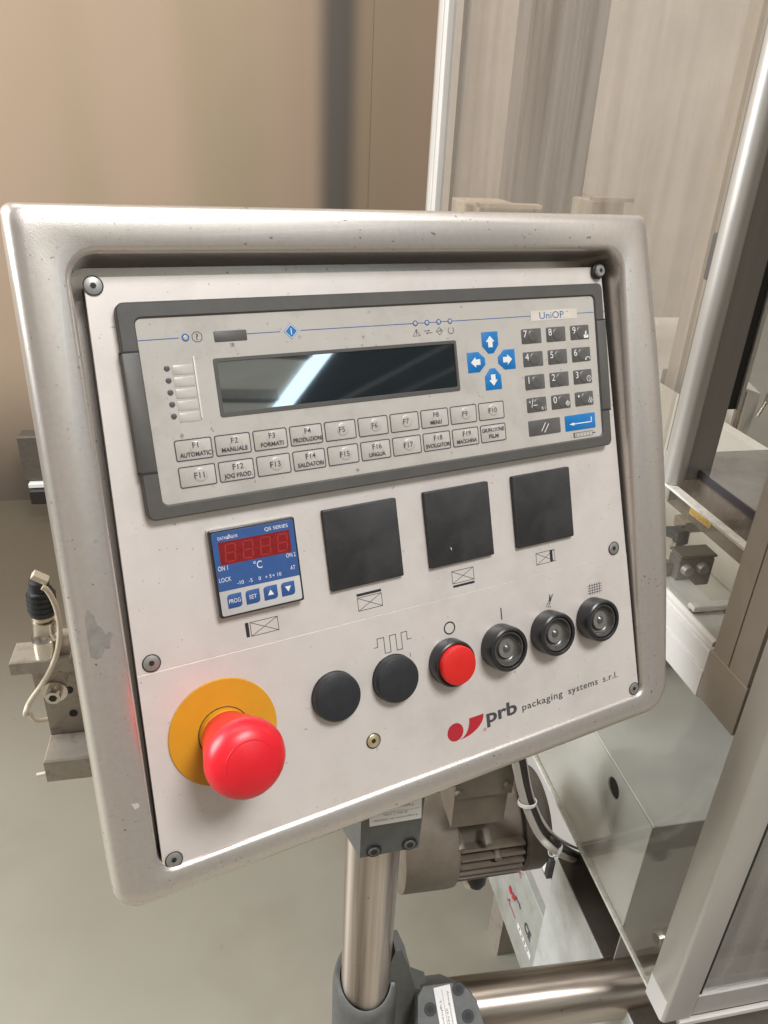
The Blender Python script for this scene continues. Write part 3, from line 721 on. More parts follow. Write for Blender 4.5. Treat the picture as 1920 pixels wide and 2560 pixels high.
for i, s_ in enumerate(('PROG', 'SET', 'up', 'down')):
    x0 = -19.4 + 10.25 * i
    leaf = []
    R_ = 1.9
    x1_, y0_, y1_ = x0 + 8.0, -19.3, -11.5
    leaf += [(x0, y0_)] + [(x1_ - R_ + R_ * math.cos(math.radians(a)), y0_ + R_ + R_ * math.sin(math.radians(a))) for a in (-90, -60, -30, 0)]
    leaf += [(x1_, y1_)] + [(x0 + R_ + R_ * math.cos(math.radians(a)), y1_ - R_ + R_ * math.sin(math.radians(a))) for a in (90, 120, 150, 180)]
    g = part('button', P().prism(leaf, 5.4, 5.74, 0.08), M['ctrl_blue'], tr)
    mb = P(); mx_, my_ = (x0 + x1_) / 2, (y0_ + y1_) / 2
    if s_ == 'up': mb.flat([(mx_ - 1.8, my_ - 1.3), (mx_ + 1.8, my_ - 1.3), (mx_, my_ + 1.7)], 5.8)
    elif s_ == 'down': mb.flat([(mx_ - 1.8, my_ + 1.5), (mx_, my_ - 1.6), (mx_ + 1.8, my_ + 1.5)], 5.8)
    else: mb.text(s_, mx_, my_ - 1.1, 2.3, 5.8, width=6.4 if s_ == 'PROG' else 4.3)
    part('lettering', mb, M['white_ink'], g, smooth=0)

# ------------------------------------------------------------------ black blanking covers
bm_ = P().prism(rrect(-24, 24, -24, 24, 0.9, 3), 0, 3.1, 0.6).mesh('cover')
for i, (x, lb) in enumerate(((24.3, 'square black blanking cover beside the blue temperature controller'),
                             (91.6, 'middle one of three square black blanking covers, with a white fleck'),
                             (158.6, 'square black blanking cover nearest the right edge of the plate'))):
    t = root('blanking_cover', lb, 'cover', x, -24.2, 0, 'square black covers on the plate')
    link('cover', bm_, M['black'], t)
    if i == 1: part('white_fleck', P().line([(-8.6, -13.2), (-8.2, -14.6)], 0.4, 3.16), M['white_ink'], t, smooth=0)

# ------------------------------------------------------------------ buttons
BY = -110.4
for x, lb in ((-5.2, 'round black blank button cap nearest the emergency stop'), (34.8, 'round black blank button cap under the pulse symbol, marked 0 and 1')):
    t = root('blank_button', lb, 'button cap', x, BY, 0, 'black button caps')
    part('cap', P().lathe([(14.6, 0.3), (14.7, 4.6), (14.4, 6.0), (13.6, 7.0), (11.8, 7.5), (7, 7.85), (2, 7.95)], 48), M['rubber'], t)
    part('washer', P().lathe([(14.9, 0.2), (14.9, 1.0)], 40), M['gloss_black'], t)
t = root('stop_button', 'flat red push button in a black ring under the O symbol', 'push button', 75.0, BY)
part('ring', P().lathe([(15.0, 0.3), (15.0, 7.5), (14.6, 8.8), (13.7, 9.3), (12.9, 9.0), (12.8, 6)], 48), M['gloss_black'], t)
part('cap', P().lathe([(12.5, 5.0), (12.5, 12.2), (12.1, 12.9), (11.4, 13.2), (4, 13.3)], 48), M['red_cap'], t)
lt = root('lens_button', 'clear lens push button in a black ring under the I symbol', 'push button', 114.9, BY, 0, 'clear lens buttons')
part('ring', P().lathe([(15.0, 0.3), (15.0, 9.6), (14.6, 11.2), (13.6, 12.0), (12.6, 12.0), (12.1, 11.4), (12.0, 2.0)], 48), M['gloss_black'], lt)
lens = part('lens', P().lathe([(11.9, 3.0), (11.8, 10.0), (11.2, 10.7), (10.7, 10.6), (10.4, 9.9), (9.6, 7.4), (8.2, 6.2), (6.9, 6.0), (6.4, 7.4), (6.0, 8.0), (5.5, 7.8), (5.2, 7.0), (4.2, 6.7), (3.0, 7.9), (1.6, 9.1), (0.4, 9.6)], 48), M['lamp_core'], lt, smooth=50)
part('lens_ring', P().lathe([(6.35, 7.6), (6.2, 8.15), (5.9, 8.2), (5.7, 7.9)], 40), M['glint_ring'], lens)
for x, lb in ((155.6, 'clear lens push button under the crossed-out symbol, between two alike'), (196.0, 'clear lens push button under the grid symbol, nearest the right edge')):
    c = copy_tree(lt); c.matrix_world = PM @ Matrix.Translation((x * 0.001, BY * 0.001, 0)); c['label'] = lb

es = root('emergency_stop', 'large red mushroom emergency stop on a yellow disc, lower left of the plate', 'emergency stop', -72.6, -112.2)
part('yellow_disc', P().lathe([(30.4, 0.3), (30.4, 1.0), (30.0, 1.3)], 72), M['stop_yellow'], es)
part('collar_line', P().flatring(circ(0, 0, 14.6, 48), circ(0, 0, 14.1, 48), 1.4), M['ink'], es, smooth=0)
part('collar', P().lathe([(14.0, 1.0), (13.9, 6.5), (13.4, 7.0)], 48), M['stop_yellow'], es)
part('stem', P().lathe([(13.2, 6.0), (14.2, 8.0), (15.4, 14), (17.0, 21), (18.6, 28), (19.8, 34)], 48), M['stop_red'], es)
part('moulded_ring', P().lathe([(13.6, 49.3), (13.3, 49.75), (12.8, 49.9), (12.4, 49.8)], 64), M['stop_red'], es)
part('mushroom_head', P().lathe([(18.8, 33), (20.2, 35.2), (20.9, 38), (20.9, 40.5), (20.2, 43.4), (18.6, 46.2), (16.2, 48.3), (13.4, 49.6), (9.5, 50.9), (5, 51.8), (1.5, 52.1)], 64), M['stop_red'], es, smooth=60)

# ------------------------------------------------------------------ pole, clamps, support tube
PX, PY = 0.1048, 0.4516
t = wroot('support_pole', 'vertical brushed stainless pole carrying the operator panel', 'pole', (PX, PY, 0.66))
wpart('tube', MB().lathe([(0.0247, 0.62), (0.0247, 1.14)], 64, PX, PY), M['steel'], t)
t = wroot('support_tube', 'horizontal worn stainless tube running right from the clamp at the bottom', 'tube', (0.20, PY, 0.669))
wpart('tube', MB().tube([(0.16, PY, 0.692), (0.42, PY, 0.669), (0.95, PY, 0.622)], 0.0305, 64), M['steel_x'], t)
c1, c2 = Vector((0.30, PY - 0.0300, 0.672)), None
t = wroot('pole_clamp', 'dark grey cast clamp with white label under the panel rim', 'clamp', (0.105, 0.43, 1.02))
cl = [(0.0725, 0.440), (0.0838, 0.4045), (0.1325, 0.4045), (0.142, 0.44), (0.142, 0.50), (0.0725, 0.50)]
mb = MB()
sh = lambda z, s_: [(0.107 + (x - 0.107) * s_, 0.45 + (y - 0.45) * s_, z) for x, y in cl]
tilt = lambda ring_: [(x, y, z + (x - 0.084) * 0.06) for x, y, z in ring_]
mb.rings([tilt(sh(1.0155, 0.94)), tilt(sh(1.0185, 1.0)), tilt([(x + (0.003 if x > 0.1 else -0.001), y, 1.16) for x, y, z in sh(1.16, 1.0)])])
mb.box(0.128, 0.165, 0.412, 0.50, 1.075, 1.16, 0.003)
wpart('body', mb, M['cast'], t, 30)
for x, z in ((0.0950, 1.0255), (0.1245, 1.0282)):
    b = wpart('bolt', MB().tube([(x, 0.4046, z), (x, 0.4030, z)], 0.0062, 24), M['dark'], t)
    wpart('bolt_head', MB().tube([(x, 0.4032, z), (x, 0.4024, z)], [0.0050, 0.0046], 20), M['cast'], b)
    wpart('socket', MB().tube([(x, 0.4025, z), (x, 0.4021, z)], 0.0030, 6), M['dark'], b)


def wlabel(parent, o_, ux, uy, w, h_, lines, border=True):     # sticker at o_, axes ux, uy (unit vectors), size w x h
    o_, ux, uy = Vector(o_), Vector(ux).normalized(), Vector(uy).normalized(); nz = ux.cross(uy)
    base = Vector((0, 0, 0)); p = parent
    while p is not None: base += p.location; p = p.parent
    mt = Matrix((ux, uy, nz)).transposed().to_4x4(); mt.translation = o_ - base
    lb = bpy.data.objects.new('label', MB().box(0, w, 0, h_, 0, 0.0003).mesh('label', 0)); COL.objects.link(lb)
    lb.data.materials.append(M['label']); lb.parent = parent; lb.matrix_local = mt
    m_ = MB()
    for (s_, x, y, cap, al, wd_) in lines: m_.text(s_, x * w, y * h_, cap, 0.0004, al, wd_ * w if wd_ else None)
    if border: m_.line([(0.04 * w, 0.46 * h_), (0.96 * w, 0.46 * h_)], 0.0003, 0.00042)
    if m_.v:
        tx = bpy.data.objects.new('lettering', m_.mesh('lettering', 0)); COL.objects.link(tx); tx.data.materials.append(M['grey_ink']); tx.parent = lb
    return lb


KL = [('Anzugsmoment der Schrauben', 0.5, 0.74, 0.0018, 'c', 0.86), ('25 Nm + 3 Nm', 0.5, 0.52, 0.0019, 'c', 0.46), ('Tightening torque', 0.5, 0.22, 0.0018, 'c', 0.7)]
# upper label is upside down
wlabel(t, (0.1312, 0.40425, 1.0800), (-1, 0, -0.05), (0.05, 0, -1), 0.042, 0.0235, KL)

t = wroot('cross_clamp', 'dark grey cast cross clamp joining the pole to the horizontal tube', 'clamp', (0.12, PY, 0.72))
mb = MB().lathe([(0.0335, 0.60), (0.0335, 0.762), (0.0322, 0.772), (0.0300, 0.7755), (0.0262, 0.776), (0.0258, 0.76)], 56, PX, PY)
# bevel-cut collar: lower at the front
mb.v = [(x, y, z + (0.55 * (y - PY) if z > 0.75 else 0)) for x, y, z in mb.v]
wpart('sleeve', mb, M['cast'], t, 40)
rib = [(0.118, 0.66), (0.176, 0.66), (0.172, 0.742), (0.156, 0.755), (0.147, 0.795), (0.138, 0.822), (0.132, 0.822), (0.120, 0.77)]
wpart('rib', MB().extrude(rib, 1, PY - 0.008, PY + 0.014), M['cast'], t)
CN, CP = Vector((0, -0.62, 0.784)), Vector((0.18, 0.432, 0.742))      # sloping clamp face


def atp(u, v):
    d = W @ Vector(((u - 960) / FPX, (v - 1280) / FPX, 1))
    return CAM + d * ((CP - CAM).dot(CN) / d.dot(CN))


face = [atp(*p) for p in ((1040, 2640), (1236, 2625), (1214, 2562), (1195, 2505), (1172, 2471), (1128, 2453), (1054, 2463), (1040, 2490))]
mid = sum(face, Vector()) / len(face)
mb = MB()
mb.rings([[tuple(p - CN * 0.055) for p in face], [tuple(p - CN * 0.004) for p in face], [tuple(mid + (p - mid) * 0.95) for p in face]])
wpart('tube_clamp', mb, M['cast'], t, 25)
for u, v in ((1076, 2523), (1146, 2472), (1170, 2540)):
    p_ = atp(u, v)
    b = wpart('bolt', MB().tube([p_ - CN * 0.001, p_ + CN * 0.0012], 0.0062, 24), M['rubber'], t)
    wpart('socket', MB().tube([p_ + CN * 0.0011, p_ + CN * 0.0017], 0.0036, 6), M['dark'], b)
q0, q1, q2 = atp(1083, 2470), atp(1124, 2460), atp(1108, 2590)
wlabel(t, q0 + CN * 0.0005, q2 - q0 - (q2 - q0).project(q1 - q0), q1 - q0, 0.075, (q1 - q0).length, KL)

# ------------------------------------------------------------------ guard frame of the machine
XG = 0.3943
gf = wroot('machine_guard', 'aluminium profile machine guard frame right of the panel', 'machine guard', (XG, 0.40, 0.75))


def prof(x0, x1, y0, y1, r=0.003):
    return rrect(x0, x1, y0, y1, r, 3)


wpart('post', MB().prism(prof(XG, XG + 0.0331, 0.3675, 0.4015), 0.7545, 2.6), M['alu'], gf)
wpart('end_cap', MB().prism(prof(XG - 0.0006, XG + 0.0310, 0.3690, 0.4020), 0.7535, 0.7850), M['label'], gf)
# second post standing on the rail, with a groove
dp = [(XG, 0.4035), (XG + 0.05, 0.4035), (XG + 0.05, 0.4505), (XG, 0.4505), (XG, 0.4292), (XG + 0.0025, 0.4288), (XG + 0.0025, 0.4280), (XG, 0.4276)]
wpart('door_post', MB().prism(dp, 1.1592, 2.6), M['alu_d'], gf, 20)
wpart('gasket_strip', MB().box(XG + 0.004, XG + 0.03, 0.4016, 0.4034, 1.16, 2.6), M['alu'], gf)
# rail with grooves
rp = [(XG + 0.034, 1.104), (XG + 0.034, 1.1665), (XG + 0.0045, 1.1665), (XG + 0.001, 1.1640), (XG + 0.001, 1.1600), (XG + 0.004, 1.1590), (XG + 0.004, 1.1555), (XG, 1.1540),
      (XG, 1.1365), (XG + 0.002, 1.1358), (XG + 0.002, 1.1340), (XG - 0.0006, 1.1330), (XG - 0.0006, 1.1060), (XG + 0.002, 1.104)]
wpart('rail', MB().extrude(rp, 1, 0.4548, 1.62), M['alu_w'], gf, 20)
wpart('corner_block', MB().box(XG - 0.0004, XG + 0.034, 0.4022, 0.4542, 1.1075, 1.1585, 0.001), M['alu_d'], gf)
wpart('rail', MB().box(XG + 0.0335, 1.4, 0.3690, 0.4000, 0.7545, 0.7885, 0.0015), M['alu'], gf)
mb = MB().box(XG + 0.02, 1.4, 0.366, 0.371, 0.7440, 0.7510, 0.0008)
wpart('edge_strip', mb, M['inner_l'], gf)
# rounded post behind
wpart('round_post', MB().prism(circ(XG + 0.0105, 0.5780, 0.0105, 28), 1.2600, 2.6), M['alu'], gf)
wpart('post_web', MB().box(XG + 0.016, XG + 0.0480, 0.5765, 0.6065, 1.2600, 2.6, 0.001), M['web'], gf)
wpart('slot_strip', MB().box(XG + 0.0482, XG + 0.0560, 0.5770, 0.6015, 1.3300, 2.6), M['dark'], gf)
wpart('slot_lip', MB().box(XG + 0.0562, XG + 0.0600, 0.5745, 0.6015, 1.3300, 2.6), M['alu'], gf)
b1 = at(1084, 400, 0, XG)
mb = MB().prism(rrect(XG, XG + 0.03, b1.y - 0.03, b1.y + 0.03, 0.002, 2), 0.9, 2.6)
wpart('post', mb, M['alu_w'], gf)
wpart('post_line', MB().box(XG - 0.0012, XG, b1.y - 0.006, b1.y + 0.002, 0.9, 2.6), M['inner_l'], gf)

# clear sheets
t = wroot('guard_sheet', 'clear plastic side sheet in front of the grey box with a hole', 'guard sheet', (XG + 0.004, 0.6, 0.76))
wpart('sheet', MB().box(XG + 0.0035, XG + 0.0065, 0.402, 0.90, 0.757, 1.106), M['acrylic'], t)
wpart('sheet_edge', MB().box(XG + 0.0030, XG + 0.0070, 0.403, 0.90, 0.7525, 0.7568), M['edge'], t)
t = wroot('guard_sheet', 'low clear plastic sheet on the rail with a strip of yellow tape', 'guard sheet', (XG + 0.006, 0.5, 1.17))
wpart('sheet', MB().box(XG + 0.002, XG + 0.010, 0.4510, 0.586, 1.168, 1.2565), M['acrylic'], t)
wpart('sheet_edge', MB().box(XG + 0.0018, XG + 0.0102, 0.4512, 0.586, 1.2567, 1.2592), M['edge'], t)
a, b, c, d = [at(u, v, 0, XG + 0.0015) for u, v in ((1727, 1268), (1779, 1308), (1773, 1322), (1722, 1283))]
mb = MB().add([tuple(p) for p in (a, b, c, d)], [(0, 1, 2, 3)])
tape = wpart('tape', mb, M['tape'], t, 0)
mb = MB(); off = Vector((-0.0006, 0, 0))
for k in range(9):
    f0 = 0.08 + 0.09 * k
    p0 = a.lerp(b, f0) + off; p1 = d.lerp(c, f0 + 0.05) + off; p2 = a.lerp(b, f0 + 0.025) + off
    q0, q1 = p0.lerp(p1, 0.2 + 0.05 * (k % 3)), p0.lerp(p1, 0.85 - 0.08 * (k % 2)); e_ = (p2 - p0) * 0.35
    mb.add([tuple(v) for v in (q0, q0 + e_, q1 + e_, q1)], [(0, 1, 2, 3)])
wpart('handwriting', mb, M['motor_d'], tape, 0)
t = wroot('sliding_guard_door', 'tall smoky clear guard door behind the top of the panel', 'guard door', (XG + 0.012, 1.0, 1.2))
wpart('sheet', MB().box(XG + 0.010, XG + 0.014, 0.607, b1.y - 0.03, 0.95, 2.55), M['door_glass'], t)
hp = at(1779, 645, 0, XG + 0.003)
wpart('door_handle', MB().box(XG + 0.003, XG + 0.0098, hp.y - 0.005, hp.y + 0.005, at(1770, 705, 0, XG).z, at(1787, 583, 0, XG).z, 0.001), M['dpost'], t)
wpart('door_edge', MB().box(XG + 0.004, XG + 0.0098, b1.y - 0.11, b1.y - 0.07, 0.95, 2.55), M['alu_d'], t)
# things inside
t = wroot('profile_column', 'dark upright profile column seen through the smoky guard door', 'column', (1.0, 1.62, 0))
k0 = at(1390, 263, 1, 1.62)
xx = k0.x
wpart('profile', MB().prism([(xx - 0.072, 1.60), (xx - 0.02, 1.60), (xx - 0.012, 1.615), (xx + 0.012, 1.615), (xx + 0.02, 1.60), (xx + 0.072, 1.60), (xx + 0.072, 1.70), (xx - 0.072, 1.70)], 0, 2.8), M['dpost'], t, 20)
for dx in (-0.0735, 0.030, 0.0735):
    wpart('joint_line', MB().box(xx + dx - 0.0012, xx + dx + 0.0012, 1.5975 if abs(dx) > 0.05 else 1.5972, 1.62, 0, 2.8), M['dark'], t)
t = wroot('cabin_wall', 'brown grey back wall of the machine cabin behind the guard door', 'cabin wall', (1.2, 2.1, 0))
wpart('panel', MB().box(0.55, 3.2, 2.1, 2.15, 0, 3.0), M['inner'], t)
wpart('side_panel', MB().box(1.9, 1.95, 0.9, 2.09, 0, 3.0), M['inner'], t)

for u0, v0, u1, v1, yb, lb in ((1200, 519, 1330, 560, 1.45, 'low brown block standing in for a carton reflected in the guard door, left of the inner column'),
                                (1484, 503, 1552, 560, 1.50, 'brown block standing in for a carton reflected in the guard door, right of the inner column')):
    pa, pb = at(u0, v0, 1, yb), at(u1, v1, 1, yb)  # blocks added in place of reflections in the door glass
    t = wroot('reflection_block', lb, 'carton', (pa.x, yb, 0.9), 'reflection blocks behind the guard door')
    wpart('body', MB().box(pa.x, pb.x, yb, yb + 0.2, 1.0, pa.z, 0.002), M['carton'], t)
    wpart('flap', MB().box(pa.x - 0.01, pb.x + 0.004, yb - 0.03, yb - 0.001, pa.z + 0.002, pa.z + 0.010, 0.001), M['carton'], t)
# grey sheet-metal box with a hole
bx = wroot('sheet_metal_box', 'grey sheet metal box with a round hole behind the clear side sheet', 'machine cover', (0.42, 0.47, 0.75))
X0, Y0, ZT, ZB_ = 0.404, 0.4705, 0.9158, 0.7475
hc = (0.5477, 0.8883); hr = 0.0124
outer = []; inner = circ(hc[0], hc[1], hr, 32)
for (y, z) in inner:
    dy, dz = y - hc[0], z - hc[1]
    ks = [((0.86 - hc[0]) / dy) if dy > 1e-9 else ((Y0 - hc[0]) / dy if dy < -1e-9 else 1e9), ((ZT - hc[1]) / dz) if dz > 1e-9 else ((ZB_ - hc[1]) / dz if dz < -1e-9 else 1e9)]
    k_ = min(ks); outer.append((hc[0] + dy * k_, hc[1] + dz * k_))
cor = [(0.86, ZT), (Y0, ZT), (Y0, ZB_), (0.86, ZB_)]
mb = MB(); n = 32
mb.add([(X0, y, z) for y, z in outer] + [(X0, y, z) for y, z in inner] + [(X0 + 0.002, y, z) for y, z in inner],
       [(i, (i + 1) % n, n + (i + 1) % n, n + i) for i in range(n)] + [(n + i, n + (i + 1) % n, 2 * n + (i + 1) % n, 2 * n + i) for i in range(n)])
for (y, z) in cor:                                    # fill the four corner triangles
    ds = sorted(range(n), key=lambda i: (outer[i][0] - y) ** 2 + (outer[i][1] - z) ** 2)
    best = None
    for i in range(n):
        p, q = outer[i], outer[(i + 1) % n]
        if (abs(p[0] - y) < 1e-6 and abs(q[1] - z) < 1e-6) or (abs(p[1] - z) < 1e-6 and abs(q[0] - y) < 1e-6): best = (p, q)
    if best: mb.add([(X0, *best[0]), (X0, y, z), (X0, *best[1])], [(0, 1, 2)])
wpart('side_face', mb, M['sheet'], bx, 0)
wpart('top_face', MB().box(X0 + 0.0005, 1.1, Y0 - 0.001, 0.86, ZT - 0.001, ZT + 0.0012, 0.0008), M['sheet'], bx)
wpart('front_face', MB().box(X0 + 0.0008, 1.1, Y0 - 0.0005, Y0 + 0.001, 0.60, ZT - 0.0012), M['sheet_d'], bx)  # darker grey than the other faces, shade put into the colour
wpart('inside', MB().box(X0 + 0.03, X0 + 0.032, Y0 + 0.004, 0.85, ZB_, ZT - 0.004), M['dark'], bx)
pf = at(1650, 2318, 1, 0.462)
t = wroot('cable_gland', 'shiny steel cable gland on the grey box beside the near post', 'cable gland', pf)
mb = MB().tube([(pf.x - 0.012, 0.450, pf.z), (pf.x - 0.006, 0.450, pf.z), (pf.x - 0.005, 0.450, pf.z), (pf.x + 0.002, 0.450, pf.z), (pf.x + 0.003, 0.45, pf.z), (pf.x + 0.03, 0.45, pf.z)], [0.010, 0.011, 0.0085, 0.0085, 0.0102, 0.0102], 20)
wpart('body', mb, M['chrome'], t)
wpart('bore', MB().tube([(pf.x - 0.0125, 0.45, pf.z), (pf.x - 0.0119, 0.45, pf.z)], 0.0062, 16), M['dark'], t)

# front door sheet to the right of the near post
t = wroot('guard_sheet', 'hazy grey front guard sheet right of the near post', 'guard sheet', (0.6, 0.39, 0.79))
wpart('sheet', MB().box(XG + 0.0370, 1.4, 0.3725, 0.3765, 0.7890, 2.5), glass('hazy_front_sheet', (0.82, 0.81, 0.78), haze=0.35, hazecol=(0.46, 0.44, 0.40), rough=0.1), t)
wpart('gasket', MB().box(XG + 0.0333, XG + 0.0368, 0.3700, 0.3800, 0.7890, 2.5), M['dark'], t)
t = wroot('crossbar', 'inner aluminium crossbar low behind the front guard sheet', 'crossbar', (0.9, 0.6, 0.36))
i1 = at(1883, 2400, 1, 0.6); i0 = at(1862, 2465, 1, 0.6)
wpart('bar', MB().box(i1.x, 1.8, 0.60, 0.64, i0.z, i1.z, 0.002), M['alu'], t)
wpart('gasket', MB().box(i1.x + 0.003, 1.8, 0.602, 0.62, i1.z, i1.z + 0.012), M['dark'], t)
t = wroot('base_cabinet', 'grey machine base cabinet below the front rail', 'machine base', (0.9, 0.8, 0))
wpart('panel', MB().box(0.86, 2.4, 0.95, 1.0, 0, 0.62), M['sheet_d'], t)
wpart('plinth', MB().box(0.50, 1.8, 0.66, 0.70, 0.0, 0.30), M['inner'], t)

# mechanism seen above the rail
lev = at(1700, 1350, 0, 0.47)
t = wroot('clamp_lever', 'black clamping lever on a steel stem behind the low clear sheet', 'clamp lever', lev)
pw = lambda u, v, x: tuple(at(u, v, 0, x))
X1 = 0.432
wpart('handle', MB().tube([pw(1640, 1326, X1), pw(1668, 1328, X1), pw(1692, 1332, X1), pw(1704, 1338, X1), pw(1700, 1352, X1)], [0.0046, 0.0052, 0.0072, 0.0082, 0.0078], 16), M['rubber'], t)
wpart('stem', MB().tube([pw(1699, 1350, X1), pw(1692, 1372, X1), pw(1684, 1400, X1)], [0.0062, 0.0072, 0.0055], 16), M['chrome'], t)
YB = 0.548
k0, k1 = at(1702, 1399, 1, YB), at(1768, 1463, 1, YB)
t = wroot('clamp_block', 'small dark steel clamp block with round heads behind the low clear sheet', 'clamp block', (k0.x, YB, k1.z))
wpart('block', MB().box(k0.x, k1.x, YB, YB + 0.018, k1.z, k0.z, 0.0015), M['dpost'], t)
wpart('cap', MB().box(k0.x - 0.001, k1.x + 0.001, YB - 0.0015, YB + 0.019, k0.z + 0.0004, k0.z + 0.004, 0.001), M['motor_d'], t)
b0, b1_ = at(1655, 1404, 1, YB + 0.012), at(1704, 1474, 1, YB + 0.012)
wpart('base', MB().box(b0.x, k0.x - 0.002, YB + 0.008, YB + 0.03, b1_.z, b0.z, 0.001), M['motor_d'], t)
for u, v in ((1716, 1424), (1754, 1419), (1716, 1470)):
    p_ = at(u, v, 1, YB - 0.001)
    wpart('round_head', MB().tube([(p_.x, YB - 0.0002, p_.z), (p_.x, YB - 0.006, p_.z)], [0.0062, 0.0048], 18), M['web'], t)
t = wroot('steel_bar', 'bright flat steel bar across the machine behind the rail', 'bar', (0.55, 0.50, 1.165))
wpart('bar', MB().box(0.398, 1.2, 0.492, 0.502, 1.1690, 1.1740, 0.001), M['alu_w'], t)
wpart('bar_web', MB().box(0.399, 1.2, 0.494, 0.500, 1.1500, 1.1688), M['motor_d'], t)
p2 = at(1860, 1300, 1, 0.60)
t = wroot('steel_bar', 'bright steel bar under the dark hood in the machine', 'bar', (0.6, 0.60, p2.z))
wpart('bar', MB().box(0.44, 1.2, 0.59, 0.61, p2.z - 0.006, p2.z + 0.006, 0.001), M['chrome'], t)
t = wroot('machine_bed', 'pale machine bed plate behind the low clear sheet', 'machine bed', (0.6, 0.9, 1.05))
wpart('plate', MB().box(0.44, 1.5, 0.56, 1.9, 1.085, 1.10), M['inner_l'], t)
wpart('shade_slab', MB().box(0.15, 1.2, 0.70, 1.7, 0.93, 0.98), M['inner'], t)  # unseen slab added to shade the floor under the motor
wpart('backboard', MB().box(0.535, 0.55, 0.50, 1.2, 1.101, 1.262), M['inner_l'], t)
wpart('shade_sheet', MB().box(0.44, 1.4, 0.44, 0.555, 1.075, 1.083), M['motor_d'], t)  # dark sheet standing in for the shadow below the bars
# hood (clear, bluish edge) and the housing behind
hA, hB, hC = at(1693, 1146, 0, 0.43), at(1888, 1276, 0, 0.43), None
t = wroot('hood', 'sloping grey clear hood over the machine bed', 'hood', (0.5, 0.6, hA.z))
hz = (hA.z + hB.z) / 2
wpart('top_sheet', MB().box(0.430, 1.2, 0.43, hA.y, hz - 0.001, hz + 0.003), glass('hood_sheet', (0.75, 0.74, 0.73), haze=0.35, hazecol=(0.36, 0.34, 0.32)), t)
wpart('dark_edge', MB().box(0.4285, 0.4298, 0.43, hA.y, hz - 0.005, hz + 0.002), mat('hood_edge', (0.06, 0.055, 0.062), 0.3), t)
wpart('side_sheet', MB().box(0.4300, 0.4330, 0.43, hA.y, hz - 0.05, hz - 0.0075), glass('hood_side', (0.6, 0.56, 0.53), haze=0.4, hazecol=(0.27, 0.23, 0.20)), t)
k = at(1672, 1190, 0, 0.41)
wpart('end_block', MB().box(0.408, 0.418, k.y - 0.010, k.y + 0.012, k.z - 0.022, k.z + 0.022, 0.001), M['alu'], t)

YI = 0.78
t = wroot('air_cylinder', 'translucent cylinder body with bright rods inside the machine', 'cylinder', at(1860, 1080, 1, YI))
c0, c1_, c2_, c3 = at(1850, 965, 1, YI), at(1902, 985, 1, YI), at(1853, 1135, 1, YI), at(1810, 1128, 1, YI)
mb = MB(); dd_ = Vector((0.02, 0.06, 0))
mb.rings([[tuple(p) for p in (c3, c2_, c1_, c0)], [tuple(p + dd_) for p in (c3, c2_, c1_, c0)]])
wpart('body', mb, M['inner_l'], t, 20)
for pa, pb, r_ in ((at(1849, 968, 1, YI), at(1806, 1125, 1, YI), 0.004), (at(1905, 990, 1, YI), at(1878, 1032, 1, YI), 0.003), (at(1911, 978, 1, YI), at(1904, 1000, 1, YI), 0.005)):
    wpart('rod', MB().tube([pa - Vector((0, 0.012, 0)), pb - Vector((0, 0.012, 0))], r_, 10), M['chrome'], t)
g0, g1 = at(1762, 1120, 1, YI - 0.03), at(1830, 1145, 1, YI - 0.03)
wpart('foot', MB().box(g0.x, g1.x, YI - 0.04, YI + 0.05, g1.z - 0.006, g0.z + 0.004, 0.003), M['chrome'], t)
t = wroot('machine_upright', 'grey upright carriage with a dark gap inside the machine', 'machine part', at(1830, 900, 1, 0.9))
for (u0, v0, u1, v1, w_, mt_) in ((1795, 900, 1738, 1135, 26, 'inner'), (1816, 880, 1772, 1125, 26, 'sheet_d'), (1847, 880, 1822, 985, 10, 'dark'), (1832, 880, 1800, 985, 14, 'inner_l'), (1772, 975, 1742, 1080, 12, 'alu'), (1800, 990, 1760, 1085, 30, 'motor_d')):
    pa, pb = at(u0, v0, 1, 0.9), at(u1, v1, 1, 0.9); wx = abs((at(u0 + w_, v0, 1, 0.9) - pa).x)
    mb = MB(); ya = 0.9 + 0.002 * w_ + (0.02 if mt_ == 'motor_d' else 0)
    xm = (pa.x + pb.x) / 2
    ztop = pa.z + (1.2 if v0 < 910 else 0)
    mb.box(xm - wx / 2, xm + wx / 2, ya, ya + 0.05, pb.z, ztop, 0.001)
    wpart('profile', mb, M[mt_], t)
pa, pb = at(1744, 1082, 1, 0.86), at(1802, 1110, 1, 0.86)
wpart('bracket_arm', MB().tube([pa, pb], 0.009, 12), M['inner_l'], t)
pq = at(1890, 880, 1, 1.0)
wpart('pale_cover', MB().box(pq.x - 0.02, pq.x + 0.5, 1.0, 1.02, 1.05, 2.4), M['inner_l'], t)

# ------------------------------------------------------------------ cabinets below
t = wroot('pedestal_cabinet', 'light grey pedestal cabinet behind the horizontal tube', 'cabinet', (0.5, 0.5, 0))
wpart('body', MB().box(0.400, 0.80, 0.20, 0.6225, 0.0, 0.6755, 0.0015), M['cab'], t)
wpart('shaded_top', MB().box(0.4015, 0.80, 0.202, 0.6215, 0.6756, 0.678), M['motor_d'], t)  # dark cover paints the shade lying on the cabinet top
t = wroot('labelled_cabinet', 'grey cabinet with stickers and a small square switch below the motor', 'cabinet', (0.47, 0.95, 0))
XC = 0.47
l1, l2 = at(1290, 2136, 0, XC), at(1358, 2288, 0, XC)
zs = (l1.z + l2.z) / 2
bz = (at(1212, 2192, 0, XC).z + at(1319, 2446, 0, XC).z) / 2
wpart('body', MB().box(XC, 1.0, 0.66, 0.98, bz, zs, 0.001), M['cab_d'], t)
wpart('upper_body', MB().box(XC + 0.012, 1.0, 0.66, 0.95, zs + 0.0005, 0.62), M['sheet_d'], t)
